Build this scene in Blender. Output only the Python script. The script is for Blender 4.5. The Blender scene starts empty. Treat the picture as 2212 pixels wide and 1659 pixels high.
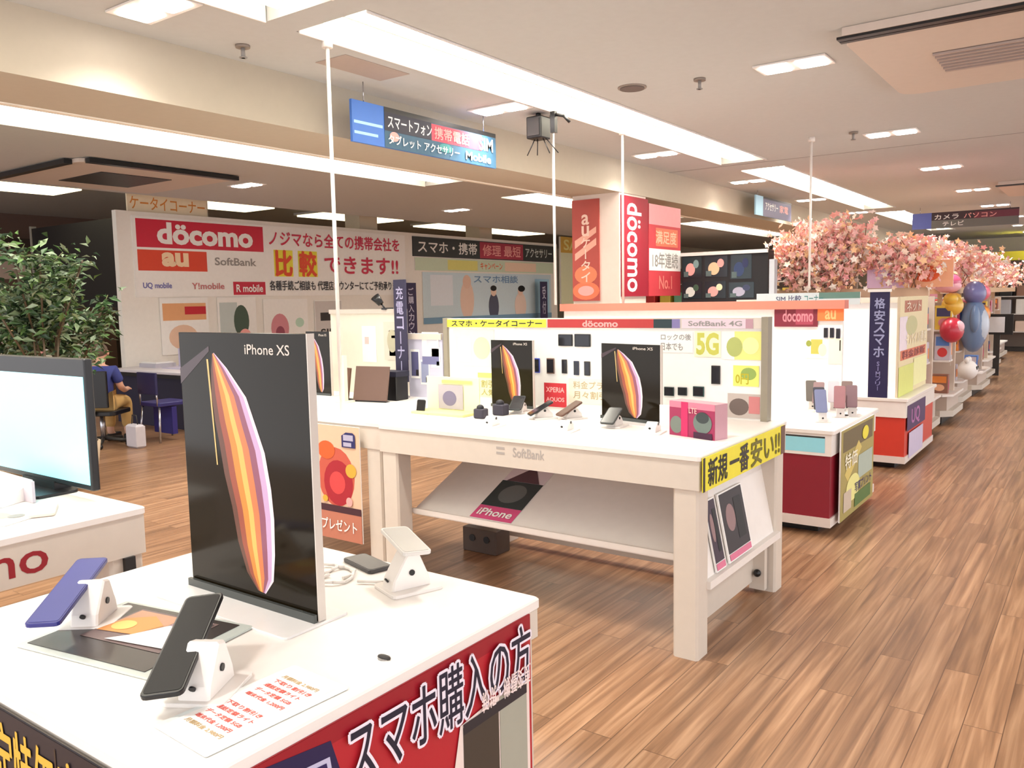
import bpy, bmesh, math, random
from mathutils import Vector, Matrix, Euler
R = math.radians
random.seed(7)
C = bpy.context.scene.collection
SC = bpy.context.scene

# ------------------------------------------------------------------ camera
cam = bpy.data.cameras.new('camera')
cam_o = bpy.data.objects.new('camera', cam); C.objects.link(cam_o)
yaw, pitch, roll, FPX = R(35.8115528), R(5.7861605), R(-1.09231813), 1799.436
fw = Vector((-math.sin(yaw)*math.cos(pitch), math.cos(yaw)*math.cos(pitch), -math.sin(pitch)))
rt = fw.cross(Vector((0, 0, 1))).normalized(); up = rt.cross(fw)
r2 = rt*math.cos(roll) + up*math.sin(roll); u2 = -rt*math.sin(roll) + up*math.cos(roll)
mw = Matrix((r2, u2, -fw)).transposed().to_4x4(); mw.translation = Vector((0, 0, 1.55))
cam_o.matrix_world = mw
cam.sensor_width = 36.0; cam.lens = FPX*36.0/2212; cam.clip_start = .05; cam.clip_end = 100
SC.camera = cam_o

# ------------------------------------------------------------------ view and world
SC.view_settings.view_transform = 'Standard'; SC.view_settings.look = 'None'
SC.view_settings.gamma = 1; SC.view_settings.use_curve_mapping = False
SC.view_settings.exposure = 0.0
w = bpy.data.worlds.new('world'); SC.world = w; w.use_nodes = True
w.node_tree.nodes['Background'].inputs[0].default_value = (.97, .97, 1, 1)
w.node_tree.nodes['Background'].inputs[1].default_value = 2.3
P_PAIR, P_TROUGH, E_PAIR, E_TUBE = 21.0, 62.0, 16.0, 7.0

# ------------------------------------------------------------------ materials
def lin(c):
    c = c/255.0
    return c/12.92 if c <= .04045 else ((c+.055)/1.055)**2.4
MC = {}
def M(r, g, b, rough=.55, metal=0.0, emit=0.0, coat=0.0, noise=0.0, alpha=1.0, trans=0.0):
    k = (r, g, b, rough, metal, emit, coat, noise, alpha, trans)
    if k in MC: return MC[k]
    m = bpy.data.materials.new('paint_%d_%d_%d' % (r, g, b)); m.use_nodes = True
    nt = m.node_tree; p = nt.nodes['Principled BSDF']
    col = (lin(r), lin(g), lin(b), 1)
    p.inputs['Base Color'].default_value = col
    p.inputs['Roughness'].default_value = rough
    p.inputs['Metallic'].default_value = metal
    p.inputs['Coat Weight'].default_value = coat
    p.inputs['Transmission Weight'].default_value = trans
    p.inputs['Alpha'].default_value = alpha
    if emit:
        p.inputs['Emission Color'].default_value = col; p.inputs['Emission Strength'].default_value = emit
    elif noise or not trans:
        n = nt.nodes.new('ShaderNodeTexNoise'); n.inputs['Scale'].default_value = 18; n.inputs['Detail'].default_value = 4
        tc = nt.nodes.new('ShaderNodeTexCoord'); nt.links.new(tc.outputs['Object'], n.inputs['Vector'])
        a = noise or .04
        mr = nt.nodes.new('ShaderNodeMapRange'); mr.inputs['To Min'].default_value = 1-a; mr.inputs['To Max'].default_value = 1+a
        nt.links.new(n.outputs['Fac'], mr.inputs['Value'])
        mx = nt.nodes.new('ShaderNodeMix'); mx.data_type = 'RGBA'; mx.blend_type = 'MULTIPLY'; mx.inputs[0].default_value = 1
        mx.inputs[6].default_value = col; nt.links.new(mr.outputs[0], mx.inputs[7]); nt.links.new(mx.outputs[2], p.inputs['Base Color'])
    MC[k] = m; return m
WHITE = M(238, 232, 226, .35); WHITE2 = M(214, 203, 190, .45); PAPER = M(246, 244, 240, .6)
CREAM = M(232, 222, 200, .7); BLACK = M(18, 18, 20, .35); DARK = M(44, 40, 38, .5); NAVY = M(34, 34, 96, .5)
RED = M(196, 24, 44, .5); DRED = M(140, 20, 40, .5); ORANGE = M(232, 96, 40, .5); YEL = M(238, 226, 60, .5)
METAL = M(190, 190, 195, .25, .9); GREY = M(150, 146, 142, .5); GLOSSB = M(30, 24, 14, .10)
GOLD = M(214, 170, 60, .5); MAG = M(190, 30, 90, .5); SKY = M(170, 215, 240, .5); BLUE = M(40, 60, 170, .45)
PINK = M(240, 170, 165, .6); GRN = M(90, 120, 60, .6); BROWN = M(112, 84, 72, .6); TEAL = M(60, 140, 140, .5)
GLOSSB.node_tree.nodes['Principled BSDF'].inputs['Specular IOR Level'].default_value = .22
CLEAR = M(245, 250, 250, .03, trans=1.0)

def wood_material():
    m = bpy.data.materials.new('wood_plank_floor'); m.use_nodes = True; nt = m.node_tree; N = nt.nodes; L = nt.links
    p = N['Principled BSDF']; tc = N.new('ShaderNodeTexCoord')
    mp = N.new('ShaderNodeMapping'); mp.inputs['Rotation'].default_value = (0, 0, R(90)); L.new(tc.outputs['Object'], mp.inputs['Vector'])
    br = N.new('ShaderNodeTexBrick'); L.new(mp.outputs[0], br.inputs['Vector'])
    br.inputs['Scale'].default_value = 1; br.inputs['Brick Width'].default_value = 1.25; br.inputs['Row Height'].default_value = .125
    br.inputs['Mortar Size'].default_value = .0018; br.inputs['Color1'].default_value = (.0, .0, .0, 1); br.inputs['Color2'].default_value = (1, 1, 1, 1)
    br.inputs['Mortar'].default_value = (.5, .5, .5, 1); br.offset = .37; br.inputs['Bias'].default_value = 0
    m2 = N.new('ShaderNodeMapping'); m2.inputs['Scale'].default_value = (34, 1.3, 1); L.new(tc.outputs['Object'], m2.inputs['Vector'])
    ad = N.new('ShaderNodeVectorMath'); ad.operation = 'MULTIPLY_ADD'; ad.inputs[1].default_value = (7, 7, 7)
    L.new(br.outputs['Color'], ad.inputs[0]); L.new(m2.outputs[0], ad.inputs[2])
    no = N.new('ShaderNodeTexNoise'); no.inputs['Scale'].default_value = 1; no.inputs['Detail'].default_value = 6; no.inputs['Distortion'].default_value = .6
    L.new(ad.outputs[0], no.inputs['Vector'])
    cr = N.new('ShaderNodeValToRGB'); L.new(no.outputs['Fac'], cr.inputs[0])
    e = cr.color_ramp.elements; e[0].position = .28; e[0].color = (lin(108), lin(78), lin(56), 1); e[1].position = .72; e[1].color = (lin(176), lin(138), lin(106), 1)
    x = e.new(.5); x.color = (lin(144), lin(107), lin(78), 1)
    mr = N.new('ShaderNodeMapRange'); mr.inputs['To Min'].default_value = .86; mr.inputs['To Max'].default_value = 1.12; L.new(br.outputs['Color'], mr.inputs['Value'])
    mx = N.new('ShaderNodeMix'); mx.data_type = 'RGBA'; mx.blend_type = 'MULTIPLY'; mx.inputs[0].default_value = 1
    L.new(cr.outputs[0], mx.inputs[6]); L.new(mr.outputs[0], mx.inputs[7])
    m3 = N.new('ShaderNodeMix'); m3.data_type = 'RGBA'; m3.blend_type = 'MIX'; L.new(br.outputs['Fac'], m3.inputs[0])
    L.new(mx.outputs[2], m3.inputs[6]); m3.inputs[7].default_value = (lin(100), lin(72), lin(52), 1)
    L.new(m3.outputs[2], p.inputs['Base Color']); p.inputs['Roughness'].default_value = .3
    return m
WOOD = wood_material()
CEIL = M(194, 194, 192, .9)

# ------------------------------------------------------------------ mesh builder
LOC = {}
def tag(o, label=None, cat=None, group=None, kind=None):
    if label: o['label'] = label
    if cat: o['category'] = cat
    if group: o['group'] = group
    if kind: o['kind'] = kind
    return o
def thing(name, label, cat, loc=(0, 0, 0), rz=0, group=None, rot=None):
    o = bpy.data.objects.new(name, None); o.empty_display_size = .1; C.objects.link(o); o.location = loc
    o.rotation_euler = rot if rot else (0, 0, rz)
    LOC[o.name] = Vector(loc)
    return tag(o, label, cat, group)
TXT = {}
def text_mesh(s, off):
    k = (s, off)
    if k in TXT: return TXT[k]
    cu = bpy.data.curves.new('text_outline', 'FONT'); cu.body = s; cu.offset = off; cu.resolution_u = 3
    o = bpy.data.objects.new('text_outline', cu); C.objects.link(o)
    dg = bpy.context.evaluated_depsgraph_get(); me = o.evaluated_get(dg).to_mesh()
    vs = [v.co.copy() for v in me.vertices]; fs = [tuple(p.vertices) for p in me.polygons]
    o.evaluated_get(dg).to_mesh_clear(); C.objects.unlink(o); bpy.data.objects.remove(o); bpy.data.curves.remove(cu)
    if not vs: vs = [Vector((0, 0, 0))]
    x0 = min(v.x for v in vs); x1 = max(v.x for v in vs); y0 = min(v.y for v in vs); y1 = max(v.y for v in vs)
    TXT[k] = (vs, fs, x0, x1, y0, y1); return TXT[k]
class MB:
    def __init__(s, T=None): s.v = []; s.f = []; s.mi = []; s.m = []; s.T = T; s.sm = []
    def mat(s, m):
        if m not in s.m: s.m.append(m)
        return s.m.index(m)
    def add(s, vs, fs, m, smooth=False, T=None):
        b = len(s.v); T = T or s.T
        for v in vs:
            v = Vector(v); s.v.append(T @ v if T else v)
        i = s.mat(m)
        for f in fs: s.f.append([b+k for k in f]); s.mi.append(i); s.sm.append(smooth)
        return s
    def box(s, a, b, m, T=None):
        x0, y0, z0 = [min(p, q) for p, q in zip(a, b)]; x1, y1, z1 = [max(p, q) for p, q in zip(a, b)]
        return s.add([(x0, y0, z0), (x1, y0, z0), (x1, y1, z0), (x0, y1, z0), (x0, y0, z1), (x1, y0, z1), (x1, y1, z1), (x0, y1, z1)],
                     [(0, 3, 2, 1), (4, 5, 6, 7), (0, 1, 5, 4), (1, 2, 6, 5), (2, 3, 7, 6), (3, 0, 4, 7)], m, T=T)
    def rbox(s, a, b, m, r, n=3, T=None):
        # box with rounded vertical corners and a small top bevel (rounded rectangle prism along z)
        x0, y0, z0 = a; x1, y1, z1 = b; pts = []
        for cx, cy, a0 in ((x1-r, y1-r, 0), (x0+r, y1-r, 90), (x0+r, y0+r, 180), (x1-r, y0+r, 270)):
            for k in range(n+1):
                t = R(a0+90*k/n); pts.append((cx+r*math.cos(t), cy+r*math.sin(t)))
        return s.prism(pts, z0, z1, m, T=T, bev=min(r, (z1-z0)/3)*.4)
    def prism(s, pts, z0, z1, m, T=None, bev=0):
        n = len(pts); cx = sum(p[0] for p in pts)/n; cy = sum(p[1] for p in pts)/n; vs = []; lv = []
        if bev:
            w_ = max(abs(p[0]-cx) for p in pts); h_ = max(abs(p[1]-cy) for p in pts)
            fx = 1-bev/max(w_, 1e-6); fy = 1-bev/max(h_, 1e-6)
            lv = [(z0, fx, fy), (z0+bev, 1, 1), (z1-bev, 1, 1), (z1, fx, fy)]
        else: lv = [(z0, 1, 1), (z1, 1, 1)]
        for z, ax, ay in lv: vs += [(cx+(p[0]-cx)*ax, cy+(p[1]-cy)*ay, z) for p in pts]
        fs = [tuple(reversed(range(n))), tuple(range((len(lv)-1)*n, len(lv)*n))]
        for l in range(len(lv)-1):
            for i in range(n): j = (i+1) % n; fs.append((l*n+i, l*n+j, (l+1)*n+j, (l+1)*n+i))
        return s.add(vs, fs, m, T=T)
    def cyl(s, a, b, r, m, n=12, r2=None, smooth=True):
        a = Vector(a); b = Vector(b); d = (b-a).normalized(); q = d.orthogonal().normalized(); t = d.cross(q); r2 = r if r2 is None else r2
        vs = [a+(q*math.cos(6.28318*i/n)+t*math.sin(6.28318*i/n))*r for i in range(n)] + [b+(q*math.cos(6.28318*i/n)+t*math.sin(6.28318*i/n))*r2 for i in range(n)]
        s.add(vs, [(i, (i+1) % n, n+(i+1) % n, n+i) for i in range(n)], m, smooth)
        b0 = len(s.v)-2*n; i = s.mat(m)
        s.f += [list(reversed(range(b0, b0+n))), list(range(b0+n, b0+2*n))]; s.mi += [i, i]; s.sm += [False, False]
        return s
    def tube(s, pts, r, m, n=8):
        for a, b in zip(pts, pts[1:]): s.cyl(a, b, r, m, n)
        return s
    def ball(s, c, rad, m, nu=12, nv=8, T=None):
        rx, ry, rz = rad if hasattr(rad, '__len__') else (rad,)*3; vs = [(c[0], c[1], c[2]+rz)]
        for j in range(1, nv):
            for i in range(nu):
                th = math.pi*j/nv; ph = 2*math.pi*i/nu
                vs.append((c[0]+rx*math.sin(th)*math.cos(ph), c[1]+ry*math.sin(th)*math.sin(ph), c[2]+rz*math.cos(th)))
        vs.append((c[0], c[1], c[2]-rz)); fs = []
        for i in range(nu):
            k = (i+1) % nu; fs.append((0, 1+i, 1+k)); L_ = len(vs)-1; fs.append((L_, 1+(nv-2)*nu+k, 1+(nv-2)*nu+i))
            for j in range(nv-2): fs.append((1+j*nu+i, 1+(j+1)*nu+i, 1+(j+1)*nu+k, 1+j*nu+k))
        return s.add(vs, fs, m, True, T=T)
    def text(s, t, u0, v0, u1, v1, m, z=.001, off=0.0, fit=True, rot=0, T=None, shear=0):
        cjk = any(ord(c) > 0x2E80 for c in t)
        if cjk and rot == -90:      # Japanese set vertically: upright characters from top to bottom
            ch = [c for c in t if c != ' ']; h = (v1-v0)/len(ch); w_ = min(u1-u0, h*1.0)
            for i, c in enumerate(ch):
                a, b = v1-(i+1)*h+h*.08, v1-i*h-h*.08
                if c == 'ー': s.text('I', (u0+u1)/2-w_*.06, a, (u0+u1)/2+w_*.06, b, m, z, 0.0, T=T)
                else: s.text(c, (u0+u1)/2-w_*.45, a, (u0+u1)/2+w_*.45, b, m, z, off, T=T, fit=ord(c) > 0x2E80)
            return s
        vs, fs = text_mesh(t, 0.0 if cjk else off)[:2]; x0, x1, y0, y1 = text_mesh(t, 0.0)[2:]
        W = u1-u0; H = v1-v0
        if rot in (90, -90): W, H = H, W
        sx = W/max(x1-x0, 1e-6); sy = H/max(y1-y0, 1e-6)
        if not fit: sx = sy = min(sx, sy)
        cu, cv = (u0+u1)/2, (v0+v1)/2; out = []; ca, sa = math.cos(R(rot)), math.sin(R(rot))
        for v in vs:
            x = (v.x-(x0+x1)/2)*sx; y = (v.y-(y0+y1)/2)*sy
            x += y*shear
            out.append((cu+x*ca-y*sa, cv+x*sa+y*ca, z))
        if cjk and off > .005:      # heavier strokes: the same glyphs shifted a little each way
            n = 10 if off > .05 else 4; d = off*min(abs(sx), abs(sy))*(1.0 if off > .05 else .8)
            for k in range(n):
                a, b = d*math.cos(6.28318*k/n+.4), d*math.sin(6.28318*k/n+.4)
                s.add([(x+a, y+b, q-(k+1)*3e-5) for x, y, q in out], fs, m, T=T)
        return s.add(out, fs, m, T=T)
    def art(s, items, w_, h_, z0=.0008, dz=.0006, T=None):
        """printed items on a w x h face: ('r',u0,v0,u1,v1,m) ('e',u,v,ru,rv,m) ('p',pts,m) ('t',str,u0,v0,u1,v1,m[,off])"""
        z = z0
        for it in items:
            k = it[0]
            if k == 'r': _, a, b, c, d, m = it; s.add([(a*w_, b*h_, z), (c*w_, b*h_, z), (c*w_, d*h_, z), (a*w_, d*h_, z)], [(0, 1, 2, 3)], m, T=T)
            elif k == 'e':
                _, a, b, c, d, m = it; s.add([(a*w_+c*w_*math.cos(6.28318*i/20), b*h_+d*h_*math.sin(6.28318*i/20), z) for i in range(20)], [tuple(range(20))], m, T=T)
            elif k == 'p': s.add([(a*w_, b*h_, z) for a, b in it[1]], [tuple(range(len(it[1])))], it[2], T=T)
            elif k == 't': s.text(it[1], it[2]*w_, it[3]*h_, it[4]*w_, it[5]*h_, it[6], z, it[7] if len(it) > 7 else .02, T=T)
            elif k == 'v': s.text(it[1], it[2]*w_, it[3]*h_, it[4]*w_, it[5]*h_, it[6], z, .02, rot=-90, T=T)
            z += dz
        return s
    def build(s, name, parent=None, local=False, bevel=0, loc=None):
        me = bpy.data.meshes.new(name)
        off = Vector((0, 0, 0))
        if parent is not None:
            if not local:
                r = parent
                while r.parent is not None: r = r.parent
                off = LOC.get(r.name, off)
        elif loc is None and s.v:
            xs = [v.x for v in s.v]; ys = [v.y for v in s.v]; zs = [v.z for v in s.v]
            off = Vector(((min(xs)+max(xs))/2, (min(ys)+max(ys))/2, min(zs)))
        else: off = Vector(loc or (0, 0, 0))
        me.from_pydata([v-off for v in s.v], [], s.f)
        for m in s.m: me.materials.append(m)
        me.polygons.foreach_set('material_index', s.mi); me.polygons.foreach_set('use_smooth', s.sm); me.update()
        o = bpy.data.objects.new(name, me); C.objects.link(o)
        if parent is not None: o.parent = parent
        else: o.location = off; LOC[o.name] = off
        if bevel:
            b = o.modifiers.new('bevel', 'BEVEL'); b.width = bevel; b.segments = 2; b.limit_method = 'ANGLE'
        return o
def struct(name, mb, bevel=0): return tag(mb.build(name, bevel=bevel), kind='structure')
def frame(o, face='-y', tilt=0):
    """matrix with x = across, y = up, z = out of the face, origin at the lower left as seen from in front"""
    d = {'-y': ((1, 0, 0), (0, 0, 1), (0, -1, 0)), '+x': ((0, 1, 0), (0, 0, 1), (1, 0, 0)), 'up': ((1, 0, 0), (0, 1, 0), (0, 0, 1)),
         '-x': ((0, -1, 0), (0, 0, 1), (-1, 0, 0))}[face]
    m = Matrix((d[0], d[1], d[2])).transposed().to_4x4()
    if tilt: m = m @ Matrix.Rotation(R(tilt), 4, 'X')
    m.translation = Vector(o); return m
def sheet(name, label, cat, o, face, w_, h_, items, base=None, t=.004, group=None, tilt=0, dz=.0006, rz=0, parts=True, child='printed_picture'):
    """a flat board or paper; its print and lettering are children"""
    T = frame(o, face, tilt)
    if rz: T = T @ Matrix.Rotation(R(rz), 4, 'Y' if face != 'up' else 'Z')
    base = base or PAPER
    rects = [i for i in items if i[0] not in 'tv']; txts = []
    z = .0008; pic = MB(T); lets = []
    for it in items:
        if it[0] in 'tv': lets.append(MB(T).art([it], w_, h_, z0=z))
        else: pic.art([it], w_, h_, z0=z)
        z += dz
    tt = thing(name, label, cat, tuple(T @ Vector((w_/2, 0, 0))), group=group)
    MB(T).box((0, 0, -t), (w_, h_, 0), base).build('board', tt)
    if pic.v: pic.build(child, tt)
    for l in lets: l.build('lettering', tt)
    return tt

# ------------------------------------------------------------------ the room
struct('floor', MB().box((-18, -3, -.1), (5, 27, 0), WOOD))
struct('wall_far', MB().box((-18, 27, 0), (5, 27.2, 3.5), CREAM))
struct('wall_left', MB().box((-18.2, -3, 0), (-18, 27.2, 3.5), M(112, 88, 80, .8)))
def ceiling():
    m = MB(); Z0, Z1 = 3.0, 3.35
    def slab(x0, x1, y0, y1, z0=Z0, z1=Z1): m.box((x0, y0, z0), (x1, y1, z1), CEIL)
    slab(-3.08, 5, -3, 27); slab(-4.31, -3.62, -3, 27); slab(-6.45, -4.93, -3, 27); slab(-10.3, -7.15, -3, 27)
    for x0, x1, segs in ((-3.62, -3.08, TR1), (-7.15, -6.45, TR2)):
        y = -3
        for a, b in segs:
            slab(x0, x1, y, a); m.box((x0, a, 3.16), (x1, b, 3.35), M(250, 246, 236, .8)); y = b
        slab(x0, x1, y, 27)
    m.box((-10.35, -3, 3.0), (-10.3, 27, 3.5), CEIL)
    m.box((-18, -3, 3.45), (-10.3, 27, 3.6), CEIL)
    return m
TR1 = [(-2.6, 2.9), (3.1, 9.05), (9.65, 15.6), (16.4, 22.2)]
TR2 = [(-2.6, 1.8), (2.2, 8.1), (9.7, 14.6), (15.6, 21)]
struct('ceiling', ceiling())
struct('trim_1', MB().box((-4.93, -3, 2.667), (-4.31, 27, 3.0), M(186, 176, 158, .8)))
struct('trim_2', MB().box((-4.975, -3, 2.66), (-4.93, 27, 2.70), M(246, 240, 226, .6)))  # pale strip: light on the beam's far lower edge, put into the colour
# thin ceiling joints and the shallow panel seam beside the strip
tag(MB().box((-5, 9.2, 2.997), (5, 9.215, 3.0), GREY).build('trim_3'), kind='structure')
# freestanding columns behind the sign partition, and the big one under the beam
for i, y in enumerate((7.35, 10.95, 14.5)):
    struct('trim_%d' % (4+i), MB().box((-11.6, y-.05, 0), (-11.22, y+.4, 3.45), M(222, 208, 184, .8)))
struct('trim_7', MB().box((-4.9, 8.0, 0), (-4.32, 8.62, 2.667), M(230, 216, 204, .8)))
struct('trim_8', MB().box((-17.9, -3, 2.75), (-17.8, 27, 2.95), M(60, 46, 42, .6)))
# sign partition wall
struct('wall_partition', MB().box((-11.1, 6.17, 0), (-11, 17.2, 2.86), M(240, 236, 228, .7)))

# ------------------------------------------------------------------ ceiling lights
def area(x, y, z, sx, sy, p, parent, col=(1, .96, .9)):
    l = bpy.data.lights.new('lamp_light', 'AREA'); l.shape = 'RECTANGLE'; l.size = sx; l.size_y = sy; l.energy = p; l.color = col; l.spread = R(120)
    o = bpy.data.objects.new('lamp_light', l); C.objects.link(o); o.parent = parent
    o.location = Vector((x, y, z)) - LOC[parent.name]
LENS = M(255, 248, 244, .4, emit=E_PAIR); TUBE = M(255, 250, 232, .4, emit=E_TUBE)
def pair(x, y, label, group, p=P_PAIR, s=.085, z=3.0):
    t = thing('ceiling_downlight', label, 'ceiling light', (x, y, z-.012), group=group)
    MB().box((x-.225, y-.12, z-.012), (x+.225, y+.12, z-.002), WHITE).build('frame', t)
    for dx in (-.113, .113):
        MB().rbox((x+dx-s, y-s, z-.02), (x+dx+s, y+s, z-.0125), LENS, .02).build('lens', t)
    area(x, y, z-.03, .4, .18, p, t)
ords = ['nearest', 'second nearest', 'third nearest', 'fourth nearest', 'fifth nearest', 'sixth nearest', 'seventh nearest', 'eighth nearest']
for i, y in enumerate((5.48, 8.35, 11.02, 13.75, 16.5, 19.3, 22, 24.6)):
    pair(-1.71, y, 'twin square downlight over the aisle, %s of the row beside the air vent' % ords[i], 'twin downlights over the aisle')
for i, y in enumerate((2.42, 5.25, 7.92, 10.56, 13.3, 16)):
    pair(-3.85, y, 'twin square downlight between bright strip and beam, %s of that row' % ords[i], 'twin downlights beside the beam')
for i, y in enumerate((-.3, 2.6)):
    pair(-1.71, y, 'twin square downlight over the front table area, %s' % ('behind' if i == 0 else 'just above'), 'twin downlights over the aisle')
for i, y in enumerate((2, 6.5, 10.5, 14.5, 18.5, 22.5)):  # unseen row, added so floor bounce brightens the far ceiling
    pair(3.6, y, 'added unseen twin downlight far out over the open floor, %s' % ords[i], 'added outer twin downlights over the open floor', p=P_PAIR*2)
for i, y in enumerate((0, 3.5, 7, 11, 15, 19)):  # unseen extra row, added for its light
    pair(1.2, y, 'added unseen twin downlight over the open floor past the air vent, %s' % ords[i], 'added twin downlights over the open floor', p=P_PAIR*1.5)
for i, (x, y) in enumerate(((-8.6, 2.5), (-8.6, 6.5), (-8.6, 10.5), (-8.6, 14.5), (-5.7, 1.2), (-5.7, 4), (-5.7, 7.2))):
    pair(x, y, 'twin square downlight beyond the beam, %s' % ['over the desk aisle', 'over the desk', 'past the desk', 'far down the side bay', 'close to the beam at the front', 'close to the beam by the blue hanging sign', 'close to the beam near the pillar'][i], 'twin downlights beyond the beam')
def strip(x, w_, a, b, label, group, p, z=3.0):
    t = thing('strip_light', label, 'strip light', (x, a, z), group=group)
    MB().box((x-.11, a+.03, z+.10), (x+.11, b-.03, z+.155), WHITE).build('housing', t)
    for dx in (-.09, .09):
        MB().cyl((x+dx, a+.06, z+.045), (x+dx, b-.06, z+.045), .034, TUBE, 10).build('tube', t)
    MB().box((x-w_/2+.01, a+.01, z+.148), (x-w_/2+.02, b-.01, z-.01), WHITE).box((x+w_/2-.02, a+.01, z+.148), (x+w_/2-.01, b-.01, z-.01), WHITE).build('frame', t)
    area(x, (a+b)/2, z+.004, .3, b-a-.2, p*(b-a)/6, t, (1, .97, .86))
for i, (a, b) in enumerate(TR1):
    strip(-3.35, .54, a, b, 'long recessed strip light beside the aisle lights, %s' % ['behind the front tables', 'longest looking and nearest', 'second one down the shop', 'small far one'][i], 'recessed strips by the aisle', P_TROUGH)
for i, (a, b) in enumerate(TR2):
    strip(-6.8, .70, a, b, 'long recessed strip light beyond the beam, %s' % ['out at the front', 'nearest above the plants', 'just left of the red pillar boards', 'far one'][i], 'recessed strips beyond the beam', P_TROUGH)
for i, (a, b) in enumerate(((2, 6.9), (8.2, 10.6), (11.8, 14.2), (15.4, 20))):
    t = thing('strip_light', 'wide warm strip light over the far side hall, %s' % ['left of the first cream column', 'right of the first cream column', 'right of the second cream column', 'beyond the third cream column'][i], 'strip light', (-13.6, a, 3.38), group='warm strips in the far hall')
    MB().box((-14.1, a, 3.40), (-13.1, b, 3.45), WHITE).build('housing', t)
    MB().box((-14.05, a+.05, 3.37), (-13.15, b-.05, 3.40), M(255, 240, 196, .5, emit=3.2)).build('diffuser', t)

# ------------------------------------------------------------------ ceiling cassettes, sprinklers, hangers
def cassette(x0, y0, label, s=1.75, z=3.0, slot=True):
    t = thing('air_conditioner', label, 'air conditioner', (x0, y0, z-.05))
    x1, y1 = x0+s, y0+s
    MB().rbox((x0, y0+.1, z-.045), (x1, y1, z-.002), M(206, 192, 180, .6), .12).build('panel', t)
    m = MB(); m.box((x0, y0, z-.06), (x1, y0+.05, z-.046), BLACK).box((x0, y0+.062, z-.06), (x1, y0+.1, z-.046), BLACK).build('air_slot', t)
    MB().box((x0+.03, y0-.01, z-.046), (x1-.03, y0+.11, z-.002), M(206, 192, 180, .6)).build('slot_frame', t)
    g = MB(); k = .37
    g.box((x0+k, y0+.68, z-.048), (x1-k+.1, y0+1.2, z-.0455), M(120, 108, 104, .6))
    for i in range(7): g.box((x0+k, y0+.69+i*.075, z-.058), (x1-k+.1, y0+.72+i*.075, z-.048), M(176, 160, 152, .5))
    g.build('intake_grille', t)
    return t
cassette(-1.305, 4.93, 'ceiling air conditioner with black slot and slatted intake above the aisle')
t = cassette(-1.36, 13.1, 'small looking ceiling air conditioner with black slot far down the aisle')
t = thing('air_conditioner', 'black edged ceiling air conditioner above the plants, beyond the beam', 'air conditioner', (-9.8, 4.2, 2.95))
MB().rbox((-9.9, 4.25, 2.955), (-8.15, 6.0, 2.998), M(206, 192, 180, .6), .1).build('panel', t)
MB().box((-9.9, 4.17, 2.945), (-8.3, 4.25, 2.99), BLACK).build('air_slot', t)
MB().box((-8.15, 4.3, 2.945), (-8.07, 6.0, 2.99), BLACK).build('air_slot', t)
MB().box((-9.5, 4.7, 2.948), (-8.6, 5.5, 2.954), DARK).build('intake_grille', t)
t = thing('ceiling_speaker', 'flat round dark grille in the ceiling right of the bright strip', 'ceiling speaker', (-2.777, 5.34, 2.985))
MB().cyl((-2.777, 5.34, 2.985), (-2.777, 5.34, 3.0), .085, M(96, 86, 80, .6), 20).build('grille', t)
MB().cyl((-2.777, 5.34, 2.992), (-2.777, 5.34, 3.0), .1, M(150, 138, 128, .6), 20).build('rim', t)
for x, y, lb in ((-2.319, 5.43, 'small grey sprinkler head between the strip and aisle downlights'), (-4.036, 3.07, 'small dark sprinkler head near the beam at the front'), (-1.98, 8.1, 'tiny sprinkler head just above the second aisle downlight')):
    t = thing('sprinkler_head', lb, 'sprinkler', (x, y, 2.93))
    MB().cyl((x, y, 2.985), (x, y, 3.0), .04, M(140, 128, 118, .5), 14).build('collar', t)
    MB().cyl((x, y, 2.93), (x, y, 2.985), .012, GREY, 8).cyl((x, y, 2.93), (x, y, 2.935), .022, GREY, 10).build('nozzle', t)
# access hatch
tag(MB().box((-3.98, 3.55, 2.996), (-3.72, 4.1, 2.9995), M(176, 160, 150, .8)).build('ceiling_hatch'), 'flat square ceiling hatch panel beside the bright strip', 'hatch')
for x, y, zb, lb in ((-3.61, 3.31, .9, 'thin white cable pole dropping to the white demo table, nearest one'), (-3.69, 5.74, 1.5, 'thin white cable pole behind the black speaker'), (-3.54, 6.62, 1.5, 'thin white cable pole in front of the red pillar poster'), (-2.35, 8.1, 1.6, 'thin white hanging pole above the blossom display')):
    t = thing('cable_pole', lb, 'pole', (x, y, zb), group='white cable poles')
    MB().cyl((x, y, zb), (x, y, 3.0), .011, WHITE, 8).build('pole', t)
    MB().cyl((x, y, 2.96), (x, y, 3.0), .03, WHITE, 12).build('ceiling_collar', t)
# black speaker cluster
t = thing('ceiling_speaker', 'black box speaker on a spidery bracket hanging from the strip light edge', 'speaker', (-3.74, 5.6, 2.78))
MB().box((-3.8, 5.52, 2.80), (-3.66, 5.66, 2.97), BLACK).build('cabinet', t, bevel=.01)
MB().box((-3.785, 5.515, 2.82), (-3.675, 5.52, 2.95), DARK).build('front_grille', t)
MB().cyl((-3.73, 5.59, 2.97), (-3.73, 5.59, 3.0), .02, BLACK, 8).box((-3.6, 5.56, 2.83), (-3.56, 5.6, 2.99), BLACK).tube([(-3.58, 5.58, 2.97), (-3.5, 5.6, 2.95), (-3.46, 5.62, 2.9)], .012, BLACK).build('bracket', t)
m = MB()
for dx, dy in ((-.1, -.02), (-.03, .02), (.1, 0), (.16, .03)): m.tube([(-3.72+dx*.4, 5.58, 2.80), (-3.72+dx, 5.58+dy, 2.68)], .004, BLACK, 6)
m.build('cable', t)

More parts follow.
